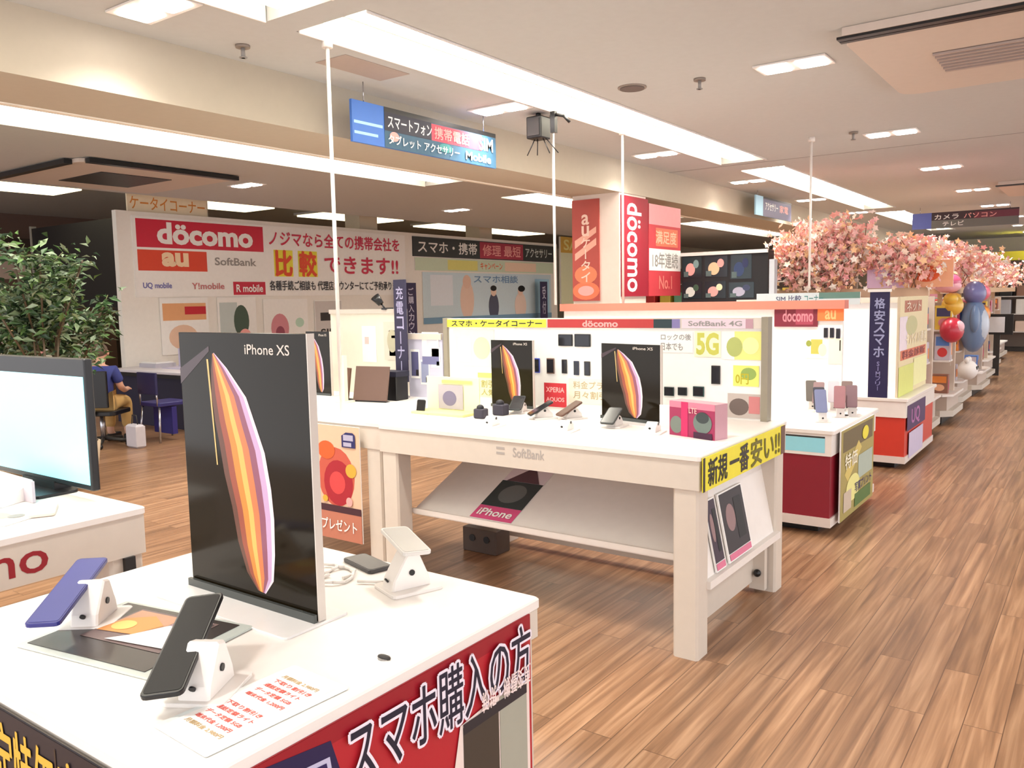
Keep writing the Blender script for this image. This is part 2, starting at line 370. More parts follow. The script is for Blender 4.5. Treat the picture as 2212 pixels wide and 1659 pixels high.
# ------------------------------------------------------------------ hanging signs
t = sheet('hanging_sign', 'long blue and dark department sign hanging against the cream beam', 'sign', (-4.08, 3.93, 2.60), '+x', 1.56, .27, [
    ('r', 0, 0, .19, 1, M(70, 120, 205, .5)), ('r', .01, .45, .18, .52, SKY), ('r', .01, .2, .15, .27, SKY), ('r', .19, 0, 1, 1, M(52, 92, 118, .5)), ('r', .19, .88, 1, 1, BLACK),
    ('r', .5, .42, .88, .86, M(205, 70, 90, .5)), ('r', .19, .42, .5, .88, M(40, 40, 56, .5)), ('e', .25, .3, .03, .12, PINK), ('e', .6, .28, .05, .12, TEAL),
    ('t', 'スマートフォン', .21, .5, .5, .8, PAPER), ('t', '携帯電話', .52, .48, .78, .8, PINK), ('t', 'SIM', .86, .45, .97, .8, PAPER), ('t', 'タブレット アクセサリー', .21, .1, .7, .34, PAPER), ('t', 'Mobile', .75, .1, .95, .32, PAPER)],
    base=M(70, 120, 205, .5), t=.02)
MB().cyl((-4.09, 4.05, 2.87), (-4.09, 4.05, 3.0), .004, METAL, 6).cyl((-4.09, 5.35, 2.87), (-4.09, 5.35, 3.0), .004, METAL, 6).build('hanging_rod', t)
t = sheet('hanging_sign', 'faint blue and purple department sign beyond the red pillar boards', 'sign', (-4.08, 11.5, 2.66), '+x', 1.56, .27, [
    ('r', 0, 0, .19, 1, SKY), ('r', .19, 0, 1, 1, M(92, 88, 118, .5)), ('r', .19, .9, 1, 1, DARK), ('t', 'アクセサリー', .25, .35, .6, .75, PAPER), ('t', '家電', .65, .35, .9, .75, PINK)], base=SKY, t=.02)
MB().cyl((-4.09, 11.6, 2.93), (-4.09, 11.6, 3.0), .004, METAL, 6).build('hanging_rod', t)
t = sheet('hanging_sign', 'dark department sign with blue end hanging across the far aisle', 'sign', (-2.92, 16.1, 2.63), '-y', 1.6, .27, [
    ('r', 0, 0, .19, 1, M(96, 110, 190, .5)), ('r', .19, .5, 1, 1, M(60, 44, 52, .5)), ('r', .19, 0, 1, .5, M(110, 110, 106, .5)), ('r', .6, .5, 1, .9, M(110, 50, 66, .5)),
    ('t', 'カメラ', .22, .55, .45, .85, PAPER), ('t', 'パソコン', .5, .55, .8, .85, PINK), ('t', 'テレビ', .3, .12, .5, .4, PAPER)], base=NAVY, t=.03)
MB().cyl((-2.8, 16.115, 2.9), (-2.8, 16.115, 3.0), .005, METAL, 6).cyl((-1.45, 16.115, 2.9), (-1.45, 16.115, 3.0), .005, METAL, 6).build('hanging_rod', t)

# ------------------------------------------------------------------ sign partition: big boards and posters on it
PW = -10.985
sheet('wall_sign', 'big white partition sign with red docomo panel and orange au panel', 'sign', (PW, 6.38, 1.68), '+x', 5.45, 1.12, [
    ('r', .01, .62, .4, .97, M(206, 30, 60, .5)), ('r', .01, .33, .21, .59, M(222, 70, 40, .5)), ('r', .29, .02, .4, .2, M(200, 30, 60, .5)),
    ('r', .435, .28, .505, .66, YEL), ('r', .525, .28, .60, .66, YEL),
    ('t', 'döcomo', .07, .68, .36, .93, PAPER, .04), ('t', 'au', .08, .40, .15, .55, M(250, 220, 180), .05), ('t', 'SoftBank', .235, .42, .37, .52, GREY), ('t', 'UQ mobile', .02, .10, .10, .18, M(110, 110, 180)),
    ('t', 'Y!mobile', .16, .10, .26, .18, M(200, 120, 120)), ('t', 'R mobile', .30, .06, .39, .16, PAPER),
    ('t', 'ノジマなら全ての携帯会社を', .42, .72, .97, .93, M(206, 50, 80), .03), ('t', '比', .44, .29, .50, .65, M(226, 80, 40), .05), ('t', '較', .53, .29, .595, .65, M(226, 80, 40), .05),
    ('t', 'できます!!', .63, .34, .96, .6, M(206, 50, 80), .03), ('t', '各種手続ご相談も 代理店カウンターにてご予約承ります！', .415, .08, .98, .22, M(50, 50, 56), .03)], t=.02, base=PAPER)
sheet('wall_sign', 'dark long sign with white letters right of the docomo board', 'sign', (PW, 12.05, 2.42), '+x', 5.0, .38, [
    ('r', 0, 0, 1, 1, M(56, 60, 60)), ('r', .42, .05, .74, .95, M(176, 60, 80)), ('t', 'スマホ・携帯', .03, .2, .40, .82, PAPER), ('t', '修理 最短', .44, .2, .72, .82, PINK), ('t', 'アクセサリー', .76, .25, .98, .78, M(214, 224, 220))], t=.03, base=DARK)
sheet('wall_poster', 'pale green and yellow strip poster under the dark long sign', 'poster', (PW, 12.1, 2.15), '+x', 4.9, .25, [('r', 0, 0, 1, 1, M(206, 222, 196)), ('r', .2, .1, .4, .9, M(226, 222, 130)), ('r', .6, .1, .85, .9, M(240, 214, 190)), ('t', 'キャンペーン', .42, .2, .58, .8, ORANGE)], t=.01)
sheet('wall_poster', 'large light blue wall poster with two figures right of the docomo board', 'poster', (PW, 12.3, 1.1), '+x', 4.6, 1.02, [
    ('r', 0, 0, 1, 1, M(206, 226, 236)), ('r', .05, .35, .2, .95, M(228, 236, 246)), ('e', .3, .45, .05, .4, M(236, 206, 188)), ('e', .30, .82, .03, .14, M(232, 196, 176)), ('e', .5, .3, .04, .3, M(80, 84, 104)), ('e', .5, .62, .022, .1, M(236, 206, 188)),
    ('e', .5, .69, .024, .06, BLACK), ('e', .72, .3, .05, .3, M(238, 216, 204)), ('e', .72, .62, .022, .1, M(238, 206, 188)), ('e', .73, .68, .03, .07, BLACK), ('r', .85, .1, .98, .9, SKY), ('r', .0, .0, 1, .12, M(120, 160, 190)), ('t', 'スマホ相談', .35, .8, .7, .96, M(110, 150, 190))], t=.01)
for i, (y, z, w_, h_, its, lb) in enumerate((
    (6.72, .85, .78, .82, [('r', .05, .6, .95, .9, M(230, 170, 120)), ('r', .5, .7, .95, .84, RED), ('e', .45, .3, .3, .22, M(232, 196, 170)), ('r', .55, .02, 1, .28, M(216, 110, 116))], 'beige and red paper poster left of the black poster stand'),
    (7.66, .85, .7, .82, [('r', .05, .1, .5, .9, M(196, 206, 204)), ('e', .6, .55, .2, .3, M(70, 90, 76)), ('e', .68, .2, .18, .2, PINK)], 'grey and green paper poster above the black poster stand'),
    (8.5, .85, .9, .78, [('e', .35, .4, .2, .3, M(214, 140, 150)), ('e', .35, .3, .1, .14, M(150, 70, 90)), ('r', .1, .05, .7, .12, GREY), ('e', .8, .5, .1, .1, M(190, 220, 200))], 'white paper poster with pink shape above the black poster stand'),
    (9.55, .9, .62, .7, [('r', .02, .02, .98, .98, M(206, 200, 196)), ('r', .2, .5, .6, .7, DARK), ('t', 'SIM', .2, .1, .8, .3, DARK)], 'grey paper notice between the pink shape poster and the cream board'))):
    sheet('wall_poster', lb, 'poster', (PW, y, z), '+x', w_, h_, its, t=.005, group='paper posters under the docomo board')
# small orange illustrated header above
sheet('wall_sign', 'small cream header with orange lettering above the docomo board', 'sign', (-11.1, 6.4, 2.87), '+x', 1.25, .25, [('t', 'ケータイコーナー', .03, .15, .97, .85, M(220, 140, 60))], base=M(248, 232, 200), t=.03)
sheet('column_sign', 'pale yellow tall banner left of the pillar', 'banner', (-10.95, 17.3, 1.3), '+x', 1.5, 1.75, [('r', 0, 0, 1, 1, M(242, 244, 206)), ('r', 0, .78, 1, 1, M(232, 190, 90)), ('t', 'SALE', .1, .82, .9, .96, M(250, 240, 160))], t=.05)
for y, z0, z1, w_, s, lb in ((11.55, .45, 1.9, .3, 'ご購入カウンター', 'tall navy banner with white letters beside the docomo board'), (16.1, 1.1, 1.95, .28, '受付', 'short navy banner right of the light blue wall poster')):
    t = thing('vertical_banner', lb, 'banner', (-10.75, y+w_/2, 0))
    T = frame((-10.75, y, z0), '+x'); MB(T).box((0, 0, -.02), (w_, z1-z0, 0), M(52, 46, 82)).build('board', t)
    MB(T).text(s, .06, .08, w_-.06, z1-z0-.08, M(200, 198, 220), .001, .02, rot=-90).build('lettering', t)
    MB().cyl((-10.77, y+w_/2, 0), (-10.77, y+w_/2, z0), .015, METAL, 8).cyl((-10.77, y+w_/2, 0), (-10.77, y+w_/2, .02), .15, METAL, 16).build('pole', t)

# ------------------------------------------------------------------ pillar boards
sheet('pillar_board', 'orange red board with au lettering on the near face of the pillar', 'sign', (-4.9, 7.985, 1.52), '-y', .34, 1.1, [
    ('r', 0, 0, 1, 1, M(178, 76, 66)), ('e', .5, .1, .5, .09, M(226, 120, 84)), ('e', .5, .1, .3, .05, PINK), ('e', .5, .26, .42, .09, M(222, 128, 90)), ('p', [(.1, .4), (.9, .55), (.9, .62), (.1, .47)], M(232, 170, 150)), ('p', [(.1, .52), (.9, .67), (.9, .73), (.1, .6)], M(232, 170, 150)),
    ('v', 'au ケータイ', .2, .18, .8, .86, M(240, 206, 190))], t=.015, base=M(178, 76, 66))
sheet('pillar_board', 'dark red board with sideways docomo lettering on the pillar', 'sign', (-4.30, 8.02, 1.56), '+x', .62, 1.08, [
    ('r', 0, 0, 1, 1, M(150, 22, 44)), ('v', 'döcomo', .2, .05, .72, .93, M(244, 210, 214), .03)], t=.015, base=M(150, 22, 44))
sheet('pillar_board', 'red and pink campaign poster with white box beside the docomo board', 'poster', (-4.30, 8.66, 1.56), '+x', .85, 1.04, [
    ('r', 0, 0, 1, 1, M(200, 60, 70)), ('r', 0, .78, 1, 1, M(236, 160, 164)), ('r', 0, .28, 1, .52, PAPER), ('r', .2, .55, .9, .75, M(226, 120, 90)), ('t', '18年連続', .1, .31, .9, .48, GREY), ('t', '満足度', .2, .58, .85, .72, M(250, 200, 170)), ('t', 'No.1', .3, .08, .7, .22, M(240, 130, 120))], t=.015, base=M(200, 60, 70))

# ------------------------------------------------------------------ display tables
def table(label, x0, x1, y0, y1, top=.89, apron=.742, leg=.115, rim=.025, group=None, shelf=None, skip=()):
    t = thing('display_table', label, 'display table', ((x0+x1)/2, (y0+y1)/2, 0), group=group)
    MB().rbox((x0, y0, top-rim), (x1, y1, top), WHITE, .012).build('tabletop', t)
    a = MB(); e = .006
    for p, q in (((x0+e, y0+e), (x1-e, y0+.03)), ((x0+e, y1-.03), (x1-e, y1-e)), ((x0+e, y0+.03), (x0+.03, y1-.03)), ((x1-.03, y0+.03), (x1-e, y1-.03))):
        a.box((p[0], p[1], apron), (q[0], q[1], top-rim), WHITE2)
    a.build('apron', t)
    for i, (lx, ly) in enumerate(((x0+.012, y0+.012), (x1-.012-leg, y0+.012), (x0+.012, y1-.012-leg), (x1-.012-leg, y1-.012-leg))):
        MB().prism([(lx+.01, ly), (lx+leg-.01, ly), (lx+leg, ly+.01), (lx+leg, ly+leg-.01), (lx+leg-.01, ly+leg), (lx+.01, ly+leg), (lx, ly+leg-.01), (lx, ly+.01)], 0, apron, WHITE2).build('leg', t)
    return t
# foreground table
fg = table('nearest white demo table carrying the tall black phone poster', -1.985, -1.007, .60, 1.49, apron=.80, leg=.07)
# table with the screen
dt = table('white table at the left with docomo written on its apron', -3.9, -2.58, .45, 1.485, apron=.735)
MB(frame((-2.586, .52, .735), '+x')).text('döcomo', .10, .03, .645, .125, M(150, 24, 36), .001, .01).build('lettering', dt)
MB().box((-2.60, 1.40, .655), (-2.575, 1.435, .735), BLACK).build('latch', dt)
# the long table
st = table('long white display table with yellow strip on its end and a sloping shelf below', -3.215, -1.36, 3.20, 4.34)
T = frame((-3.215, 3.206, .742), '-y')
m = MB(T); m.text('SoftBank', .90, .055, 1.08, .10, M(176, 168, 162), .001, .015)
m.add([(.80, .06, .001), (.85, .06, .001), (.85, .072, .001), (.80, .072, .001)], [(0, 1, 2, 3)], M(176, 168, 162)).add([(.80, .085, .001), (.85, .085, .001), (.85, .097, .001), (.80, .097, .001)], [(0, 1, 2, 3)], M(176, 168, 162)).build('lettering', st)
m = MB(); m.add([(-3.1, 3.34, .40), (-1.49, 3.34, .40), (-1.49, 3.92, .66), (-3.1, 3.92, .66), (-3.1, 3.34, .38), (-1.49, 3.34, .38), (-1.49, 3.92, .64), (-3.1, 3.92, .64)],
      [(0, 1, 2, 3), (7, 6, 5, 4), (0, 4, 5, 1), (1, 5, 6, 2), (2, 6, 7, 3), (3, 7, 4, 0)], WHITE)
m.build('sloping_shelf', st)
MB().box((-3.1, 3.33, .388), (-1.49, 3.343, .415), WHITE).build('shelf_lip', st)
MB().box((-3.1, 3.95, .56), (-1.49, 3.97, .742), WHITE2).build('back_panel', st)
MB().add([(-1.38, 3.33, .31), (-1.38, 4.22, .31), (-1.46, 4.22, .70), (-1.46, 3.33, .70), (-1.40, 3.33, .31), (-1.40, 4.22, .31), (-1.48, 4.22, .70), (-1.48, 3.33, .70)],
         [(0, 1, 2, 3), (7, 6, 5, 4), (0, 4, 5, 1), (1, 5, 6, 2), (2, 6, 7, 3), (3, 7, 4, 0)], WHITE).build('end_rack', st)
MB().box((-1.40, 3.31, .29), (-1.355, 4.24, .325), WHITE).build('rack_lip', st)
MB().box((-1.49, 3.31, .06), (-1.47, 4.2, .30), WHITE2).box((-1.49, 4.16, .02), (-1.41, 4.2, .25), WHITE2).build('base_panel', st)
MB().ball((-1.445, 4.15, .11), .02, BLACK).build('caster', st)
MB().box((-3.1, 4.2, .05), (-1.49, 4.24, .13), WHITE2).build('base_rail', st)
t = thing('power_box', 'dark floor box with two sockets under the sloping shelf', 'power box', (-3.10, 4.0, 0)); MB().rbox((-3.24, 3.93, 0), (-2.98, 4.08, .15), M(84, 70, 62), .01).build('case', t)
for dx in (-.06, .05): MB().cyl((-3.10+dx, 3.93, .09), (-3.10+dx, 3.925, .09), .022, BLACK, 12).build('socket', t)
sheet('edge_strip', 'yellow lettered strip on the end of the long table', 'banner', (-1.352, 3.215, .735), '+x', 1.06, .145, [
    ('r', 0, 0, 1, 1, YEL), ('r', .0, 0, .02, 1, BLACK), ('r', .94, 0, 1, 1, BROWN), ('t', '新規', .05, .1, .25, .9, M(30, 30, 20), .03), ('t', '一番', .28, .08, .50, .92, BLACK, .03), ('t', '安い!!', .53, .06, .92, .94, M(110, 104, 20), .03)], base=YEL, t=.004)
sheet('leaflet', 'pink and black leaflet lying on the sloping shelf', 'leaflet', (-2.72, 3.362, .4125), 'up', .27, .54, [
    ('r', 0, 0, 1, 1, M(226, 210, 216)), ('r', 0, 0, 1, .2, M(214, 80, 130)), ('r', 0, .2, 1, .62, M(46, 56, 58)), ('e', .5, .42, .3, .15, M(96, 100, 100)), ('p', [(.1, .62), (.5, .9), (.9, .62)], M(90, 60, 70)), ('r', .1, .85, .9, .95, M(150, 60, 90)),
    ('t', 'iPhone', .1, .05, .9, .15, PAPER)], t=.002, tilt=24.15)
for y, w_, lb, cc in ((3.42, .11, 'narrow dark catalogue at the near side of the end rack', M(60, 44, 60)), (3.57, .30, 'dark phone catalogue in the end rack of the long table', M(50, 44, 48))):
    T = Matrix(((0, -.20, .98, -1.378), (1, 0, 0, y), (0, .98, .20, .33), (0, 0, 0, 1)))
    t = thing('catalogue', lb, 'catalogue', (-1.378, y, .33)); MB(T).box((0, 0, 0), (w_, .32, .008), PAPER).build('cover', t)
    MB(T).art([('r', .04, .12, .96, .98, cc), ('e', .35, .6, .18, .2, M(150, 120, 120)), ('r', .55, .25, .85, .85, M(24, 24, 26)), ('r', .05, .02, .95, .11, M(220, 120, 150))], w_, .32, z0=.009).build('printed_picture', t)

# table on the left of it (continues the run)
lt = table('white display table behind the tall black poster, left of the long table', -5.0, -3.225, 3.23, 4.34)
sheet('hanging_poster', 'red and cream fireworks like poster hanging below the table edge', 'poster', (-3.72, 3.20, .20), '-y', .36, .66, [
    ('r', 0, 0, 1, 1, M(226, 190, 160)), ('e', .45, .55, .42, .26, M(200, 90, 70)), ('e', .5, .5, .33, .2, M(170, 30, 44)), ('e', .48, .5, .18, .1, M(214, 70, 70)), ('e', .25, .78, .2, .08, ORANGE), ('e', .8, .62, .12, .06, GOLD), ('r', 0, .0, 1, .24, M(190, 120, 96)), ('r', .08, .24, 1, .3, M(70, 34, 44)),
    ('p', [(.62, .82), (.92, .82), (.92, .93), (.87, .95), (.72, .95), (.62, .92)], NAVY), ('r', .66, .88, .88, .93, M(180, 176, 200)), ('r', .66, .83, .84, .865, M(180, 176, 200)), ('e', .2, .35, .06, .03, GOLD), ('e', .75, .35, .07, .04, PINK), ('t', 'プレゼント', .1, .08, .9, .18, PAPER)], t=.006)

# back boards standing on the run of tables
def backboard(label, x0, x1, y, z0, z1, hz, base=PAPER, post=True):
    t = thing('back_board', label, 'display board', ((x0+x1)/2, y, z0))
    MB().box((x0, y, z0), (x1, y+.03, z1), base).build('panel', t)
    MB().box((x0, y-.015, hz), (x1, y, z1), WHITE2).build('header_board', t)
    if post:
        for xx in (x0, x1-.0): MB().box((xx-.015, y-.02, z0), (xx+.02, y+.045, z1+.004), M(150, 142, 124, .5)).build('post', t)
    return t
bb = backboard('white panelled display board standing along the back of the long table', -3.62, -1.46, 4.28, .89, 1.432, 1.375)
H = 4.264
for x0, x1, lb, its in ((-3.60, -2.81, 'yellow header strip with black katakana on the back board', [('r', 0, 0, 1, 1, M(228, 220, 70)), ('t', 'スマホ・ケータイコーナー', .05, .12, .96, .88, BLACK, .04)]),
                        (-2.80, -2.09, 'red docomo header strip on the back board', [('r', 0, 0, 1, 1, M(186, 56, 56)), ('t', 'döcomo', .35, .12, .68, .85, PINK, .03)]),
                        (-2.09, -1.93, 'dark teal header strip between the red and white ones', [('r', 0, 0, .7, 1, M(36, 56, 62)), ('r', .7, 0, 1, 1, M(130, 120, 170))]),
                        (-1.92, -1.52, 'white and lilac header strip at the right end of the back board', [('r', 0, 0, 1, 1, M(226, 206, 216)), ('r', .9, 0, 1, 1, M(190, 150, 160)), ('t', 'SoftBank 4G', .1, .25, .85, .78, GREY)])):
    sheet('header_strip', lb, 'sign', (x0, H, 1.376), '-y', x1-x0, .05, its, t=.003, group='header strips')
def bsheet(lb, px, pz, w_, h_, its, base=PAPER, y=4.276, name='price_sheet'):
    sheet(name, lb, 'price sheet', (px, y, pz), '-y', w_, h_, its, base=base, t=.003, group='paper sheets on the back board')
bsheet('white sheet with grey Japanese writing in the upper right of the back board', -2.06, 1.24, .2, .115, [('t', 'ロックの後', .05, .6, .95, .9, GREY), ('t', '日本でも', .05, .1, .7, .48, GREY)])
bsheet('yellow numeral sheet beside the grey writing sheet', -1.85, 1.22, .15, .14, [('r', 0, 0, 1, 1, M(244, 244, 206)), ('t', '5G', .1, .12, .9, .9, M(200, 200, 90), .04)])
bsheet('sheet with pale yellow round picture beside the end post', -1.69, 1.21, .22, .15, [('r', .3, 0, 1, 1, M(246, 236, 140)), ('e', .3, .45, .2, .35, M(180, 190, 110)), ('e', .7, .5, .2, .3, M(250, 246, 170))])
bsheet('yellow green offer sheet near the right end', -1.63, 1.07, .14, .11, [('r', 0, 0, 1, 1, M(240, 240, 120)), ('e', .6, .6, .3, .3, M(150, 176, 90)), ('t', '0円', .1, .1, .6, .6, M(190, 180, 40), .03)])
bsheet('grey device picture sheet low at the right end', -1.66, .90, .18, .13, [('r', 0, 0, 1, 1, M(196, 184, 176)), ('e', .35, .45, .3, .35, M(110, 96, 90)), ('r', .65, .2, .98, .9, M(206, 130, 130))])
bsheet('cream list sheet under the small mounted phones', -2.66, .92, .32, .15, [('r', 0, 0, 1, 1, M(244, 234, 214)), ('t', '料金プラン', .1, .6, .9, .9, M(190, 170, 130)), ('t', '月々割引', .1, .2, .8, .5, M(190, 170, 130))])
bsheet('red text sheet standing on the back board beside the black poster', -2.79, .90, .16, .145, [('r', 0, 0, 1, 1, M(190, 40, 50)), ('t', 'XPERIA', .1, .62, .9, .82, PINK), ('t', 'AQUOS', .1, .2, .9, .4, PINK)], y=4.20)
bsheet('large yellow list sheet left of the black poster', -3.36, .92, .28, .16, [('r', 0, 0, 1, 1, M(248, 244, 190)), ('r', 0, .8, 1, 1, M(238, 232, 120)), ('t', '割引料金', .1, .4, .9, .7, M(170, 160, 90)), ('t', '人気機種', .1, .08, .9, .34, M(170, 160, 90))])
bsheet('pale green sheet under the yellow header', -3.56, 1.12, .34, .24, [('r', 0, 0, 1, 1, M(226, 236, 214)), ('r', .1, .1, .45, .8, M(196, 214, 214)), ('e', .7, .5, .2, .3, M(206, 220, 180))])
bsheet('white sheet with grey phone pictures left of the black poster', -3.20, 1.12, .30, .12, [('r', .1, .1, .3, .9, M(150, 140, 140)), ('r', .36, .1, .58, .9, M(120, 100, 100)), ('r', .65, .1, .85, .9, M(196, 180, 176))])
def bphone(lb, x, z, w_, h_, col, y=4.274):
    t = thing('smartphone', lb, 'smartphone', (x, y, z), group='phones mounted on the back board')
    MB().rbox((-w_/2, -.004, -h_/2), (w_/2, .004, h_/2), col, .003).build('body', t, local=True)
    MB(frame((-w_/2*.86, -.0045, -h_/2*.86), '-y')).box((0, 0, -.0002), (w_*.86, h_*.86, .0002), M(26, 26, 34, .15)).build('screen', t, local=True)
for lb, x, z, w_, h_, col in (('blue backed phone at the left of the mounted row', -2.895, 1.14, .05, .09, BLUE), ('brown phone second in the mounted row', -2.79, 1.14, .055, .095, BROWN), ('slim dark phone in the middle of the mounted row', -2.69, 1.14, .036, .085, DARK),
                              ('navy phone fourth in the mounted row', -2.605, 1.133, .036, .085, M(50, 56, 80)), ('dark phone at the right of the mounted row', -2.53, 1.133, .04, .085, DARK), ('wide black phone above the mounted row, left one', -2.68, 1.30, .10, .07, BLACK), ('wide black phone above the mounted row, right one', -2.56, 1.30, .11, .075, BLACK),
                              ('upright dark phone right of the second black poster', -1.727, 1.125, .05, .10, DARK), ('short dark green phone low on the board, left of three', -2.0, 1.022, .06, .05, M(50, 70, 66)), ('short dark green phone low on the board, middle of three', -1.92, 1.026, .055, .045, M(50, 60, 60)), ('short dark green phone low on the board, right of three', -1.825, 1.03, .065, .055, M(50, 84, 80))):
    bphone(lb, x, z, w_, h_, col)

# black acrylic poster stands --------------------------------------------------------------
def art_phone(w_, h_, T):
    """curved swirl printed on the black poster: bands between a left and a right edge"""
    m = MB(T)
    Rt = [(.30, .925), (.40, .87), (.543, .767), (.61, .66), (.665, .57), (.70, .44), (.712, .33), (.705, .2), (.685, .10), (.62, .045)]
    Lf = [(.285, .92), (.27, .86), (.262, .77), (.28, .67), (.305, .59), (.335, .47), (.385, .35), (.42, .22), (.48, .11), (.56, .05)]
    bands = [(0, .12, M(96, 56, 40, .3)), (.12, .26, M(150, 72, 50, .3)), (.26, .40, M(206, 132, 52, .3)), (.40, .52, M(226, 176, 90, .3)), (.52, .66, M(206, 120, 72, .3)), (.66, .80, M(140, 80, 100, .3)), (.80, .92, M(196, 160, 196, .3)), (.92, 1.0, M(238, 214, 220, .3))]
    for a, b, mt in bands:
        vs = []; n = len(Rt)
        for (rx, ry), (lx, ly) in zip(Rt, Lf):
            for k in (a, b): vs.append(((lx+(rx-lx)*k)*w_, (ly+(ry-ly)*k)*h_, .0006))
        m.add(vs, [(2*i, 2*i+2, 2*i+3, 2*i+1) for i in range(n-1)], mt)
    m.add([(.235*w_, .90*h_, .0007), (.25*w_, .90*h_, .0007), (.285*w_, .5*h_, .0007), (.275*w_, .5*h_, .0007)], [(0, 3, 2, 1)], M(206, 176, 110, .3))
    m.add([(.0, .86*h_, .0005), (.0, .80*h_, .0005), (.26*w_, .93*h_, .0005), (.26*w_, .95*h_, .0005)], [(0, 1, 2, 3)], M(60, 40, 44, .2))
    return m
def poster_stand(label, x, y, z0, w_, h_, rz=0, big=False):
    t = thing('poster_stand', label, 'poster stand', (x, y, z0), rz, group=None)
    T = frame((-w_/2, -.006, .006), '-y')
    MB().rbox((-w_/2, -.006, .006), (w_/2, .004, h_), GLOSSB, .002).build('poster', t, local=True)
    art_phone(w_, h_-.006, T).build('printed_swirl', t, local=True)
    MB(T).text('iPhone XS', w_*.55, h_*.915, w_*.88, h_*.95, M(206, 196, 186), .0008, .01).build('lettering', t, local=True)
    b = MB().rbox((-w_/2-.01, -.10, 0), (w_/2+.01, .07, .005), M(232, 230, 228, .3), .01)
    b.build('base', t, local=True)
    MB().box((-w_/2, -.018, .005), (w_/2, -.010, .022), M(70, 74, 72, .2)).box((-w_/2, .008, .005), (w_/2, .012, h_*.98), M(190, 186, 180, .3)).box((w_/2, -.007, .006), (w_/2+.003, .012, h_), M(206, 196, 186, .3)).build('sleeve', t, local=True)
    return t
ps = poster_stand('tall glossy black phone poster standing on the nearest table', -1.524, 1.115, .89, .440, .600, 0, True)
poster_stand('small black phone poster on the left hand table', -4.60, 4.02, .89, .25, .46)
poster_stand('black phone poster at the middle of the long table', -2.955, 4.10, .89, .31, .415)
poster_stand('larger black phone poster near the right end of the long table', -2.06, 3.93, .89, .40, .415, R(-12))

# phones on demo stands --------------------------------------------------------------
def phone(label, loc, rot, col, scr=GLOSSB, l=.155, w_=.076, group=None, back=False):
    t = thing('smartphone', label, 'smartphone', loc, rot=rot, group=group)
    MB().rbox((-w_/2, -l/2, 0), (w_/2, l/2, .009), col, .010).build('body', t, local=True)
    if back: MB().rbox((-w_/2+.008, l/2-.035, .009), (-w_/2+.026, l/2-.008, .0105), BLACK, .004).build('camera_bump', t, local=True)
    else: MB().rbox((-w_/2+.004, -l/2+.006, .009), (w_/2-.004, l/2-.006, .0096), scr, .007).build('screen', t, local=True)
    return t
def dstand(label, loc, rz, h=.085, group=None, col=WHITE):
    t = thing('phone_holder', label, 'phone holder', loc, rz, group=group)
    MB().rbox((-.055, -.06, 0), (.055, .07, .008), col, .012).build('base', t, local=True)
    m = MB(Matrix(((0, 0, 1, 0), (1, 0, 0, 0), (0, 1, 0, 0), (0, 0, 0, 1))))
    m.prism([(-.05, .006), (.05, .006), (.045, .03), (.02, h), (-.004, h+.006), (-.045, .03)], -.028, .028, col, bev=.004).build('neck', t, local=True)
    MB().cyl((-.0, -.049, .03), (-.0, -.052, .028), .006, BLACK, 10).cyl((.028, .0, .045), (.031, .0, .045), .007, BLACK, 10).build('screw', t, local=True)
    return t
dstand('white plastic holder carrying the black phone on the nearest table', (-1.235, .80, .89), R(30))
phone('black phone tilted on a white holder in front of the black poster', (-1.283, .795, .965), (R(16), R(-6), R(38)), BLACK, scr=M(7, 6, 7, .6), l=.265, w_=.07)
dstand('white plastic holder carrying the blue phone at the table edge', (-1.72, .86, .89), R(38))
phone('blue phone tilted on a white holder at the left edge of the nearest table', (-1.735, .82, .963), (R(10), 0, R(42)), M(44, 46, 120, .35), scr=M(46, 52, 132, .4), l=.27, w_=.066)
dstand('white plastic holder behind the tall poster with a coiled cable', (-1.30, 1.37, .89), R(-20), h=.09)
phone('white phone edge on, lying on the holder behind the tall poster', (-1.315, 1.385, .992), (R(8), R(4), R(65)), M(214, 210, 204, .3), scr=M(180, 176, 170, .2), l=.155, w_=.07)
m = MB(); pts = [(-1.52+.10*math.cos(a*.5)*(.5+.5*math.sin(a*.21)), 1.33+.06*math.sin(a*.5), .894+.002*(a % 3)) for a in range(26)]
m.tube(pts, .004, WHITE, 6).tube([(-1.42, 1.33, .896), (-1.36, 1.36, .896), (-1.31, 1.37, .93)], .004, WHITE, 6)
tag(m.build('security_cable'), 'coiled white security cable on the nearest table behind the poster', 'cable')
phone('white phone lying flat among the coiled cable', (-1.50, 1.44, .891), (0, 0, R(75)), M(60, 58, 60, .3), scr=M(90, 88, 88, .2), l=.14, w_=.065)
# large dark card with picture under clear cover
T4 = Matrix.Translation((-1.56, .862, .892)) @ Matrix.Rotation(R(10), 4, 'Z')
t = thing('picture_card', 'large dark picture card with orange photo lying on the nearest table', 'card', (-1.56, .862, .89))
MB(T4).rbox((-.185, -.13, -.001), (.185, .13, .003), M(196, 204, 198, .2), .006).build('clear_tray', t)
MB(T4).box((-.17, -.115, .003), (.155, .12, .0045), M(66, 60, 58, .25)).build('card', t)
T5 = T4 @ Matrix.Translation((-.17, -.115, .0045))
MB(T5).art([('r', .2, .28, .88, .93, M(120, 100, 98)), ('r', .22, .5, .6, .9, M(196, 150, 120)), ('p', [(.22, .42), (.5, .46), (.58, .7), (.4, .84), (.24, .7)], M(222, 150, 80)), ('e', .33, .58, .08, .1, M(246, 200, 110)), ('p', [(.4, .3), (.88, .34), (.88, .7), (.62, .72), (.5, .44)], M(236, 232, 230)), ('r', .62, .72, .86, .9, M(176, 150, 160))], .325, .235).build('printed_picture', t)
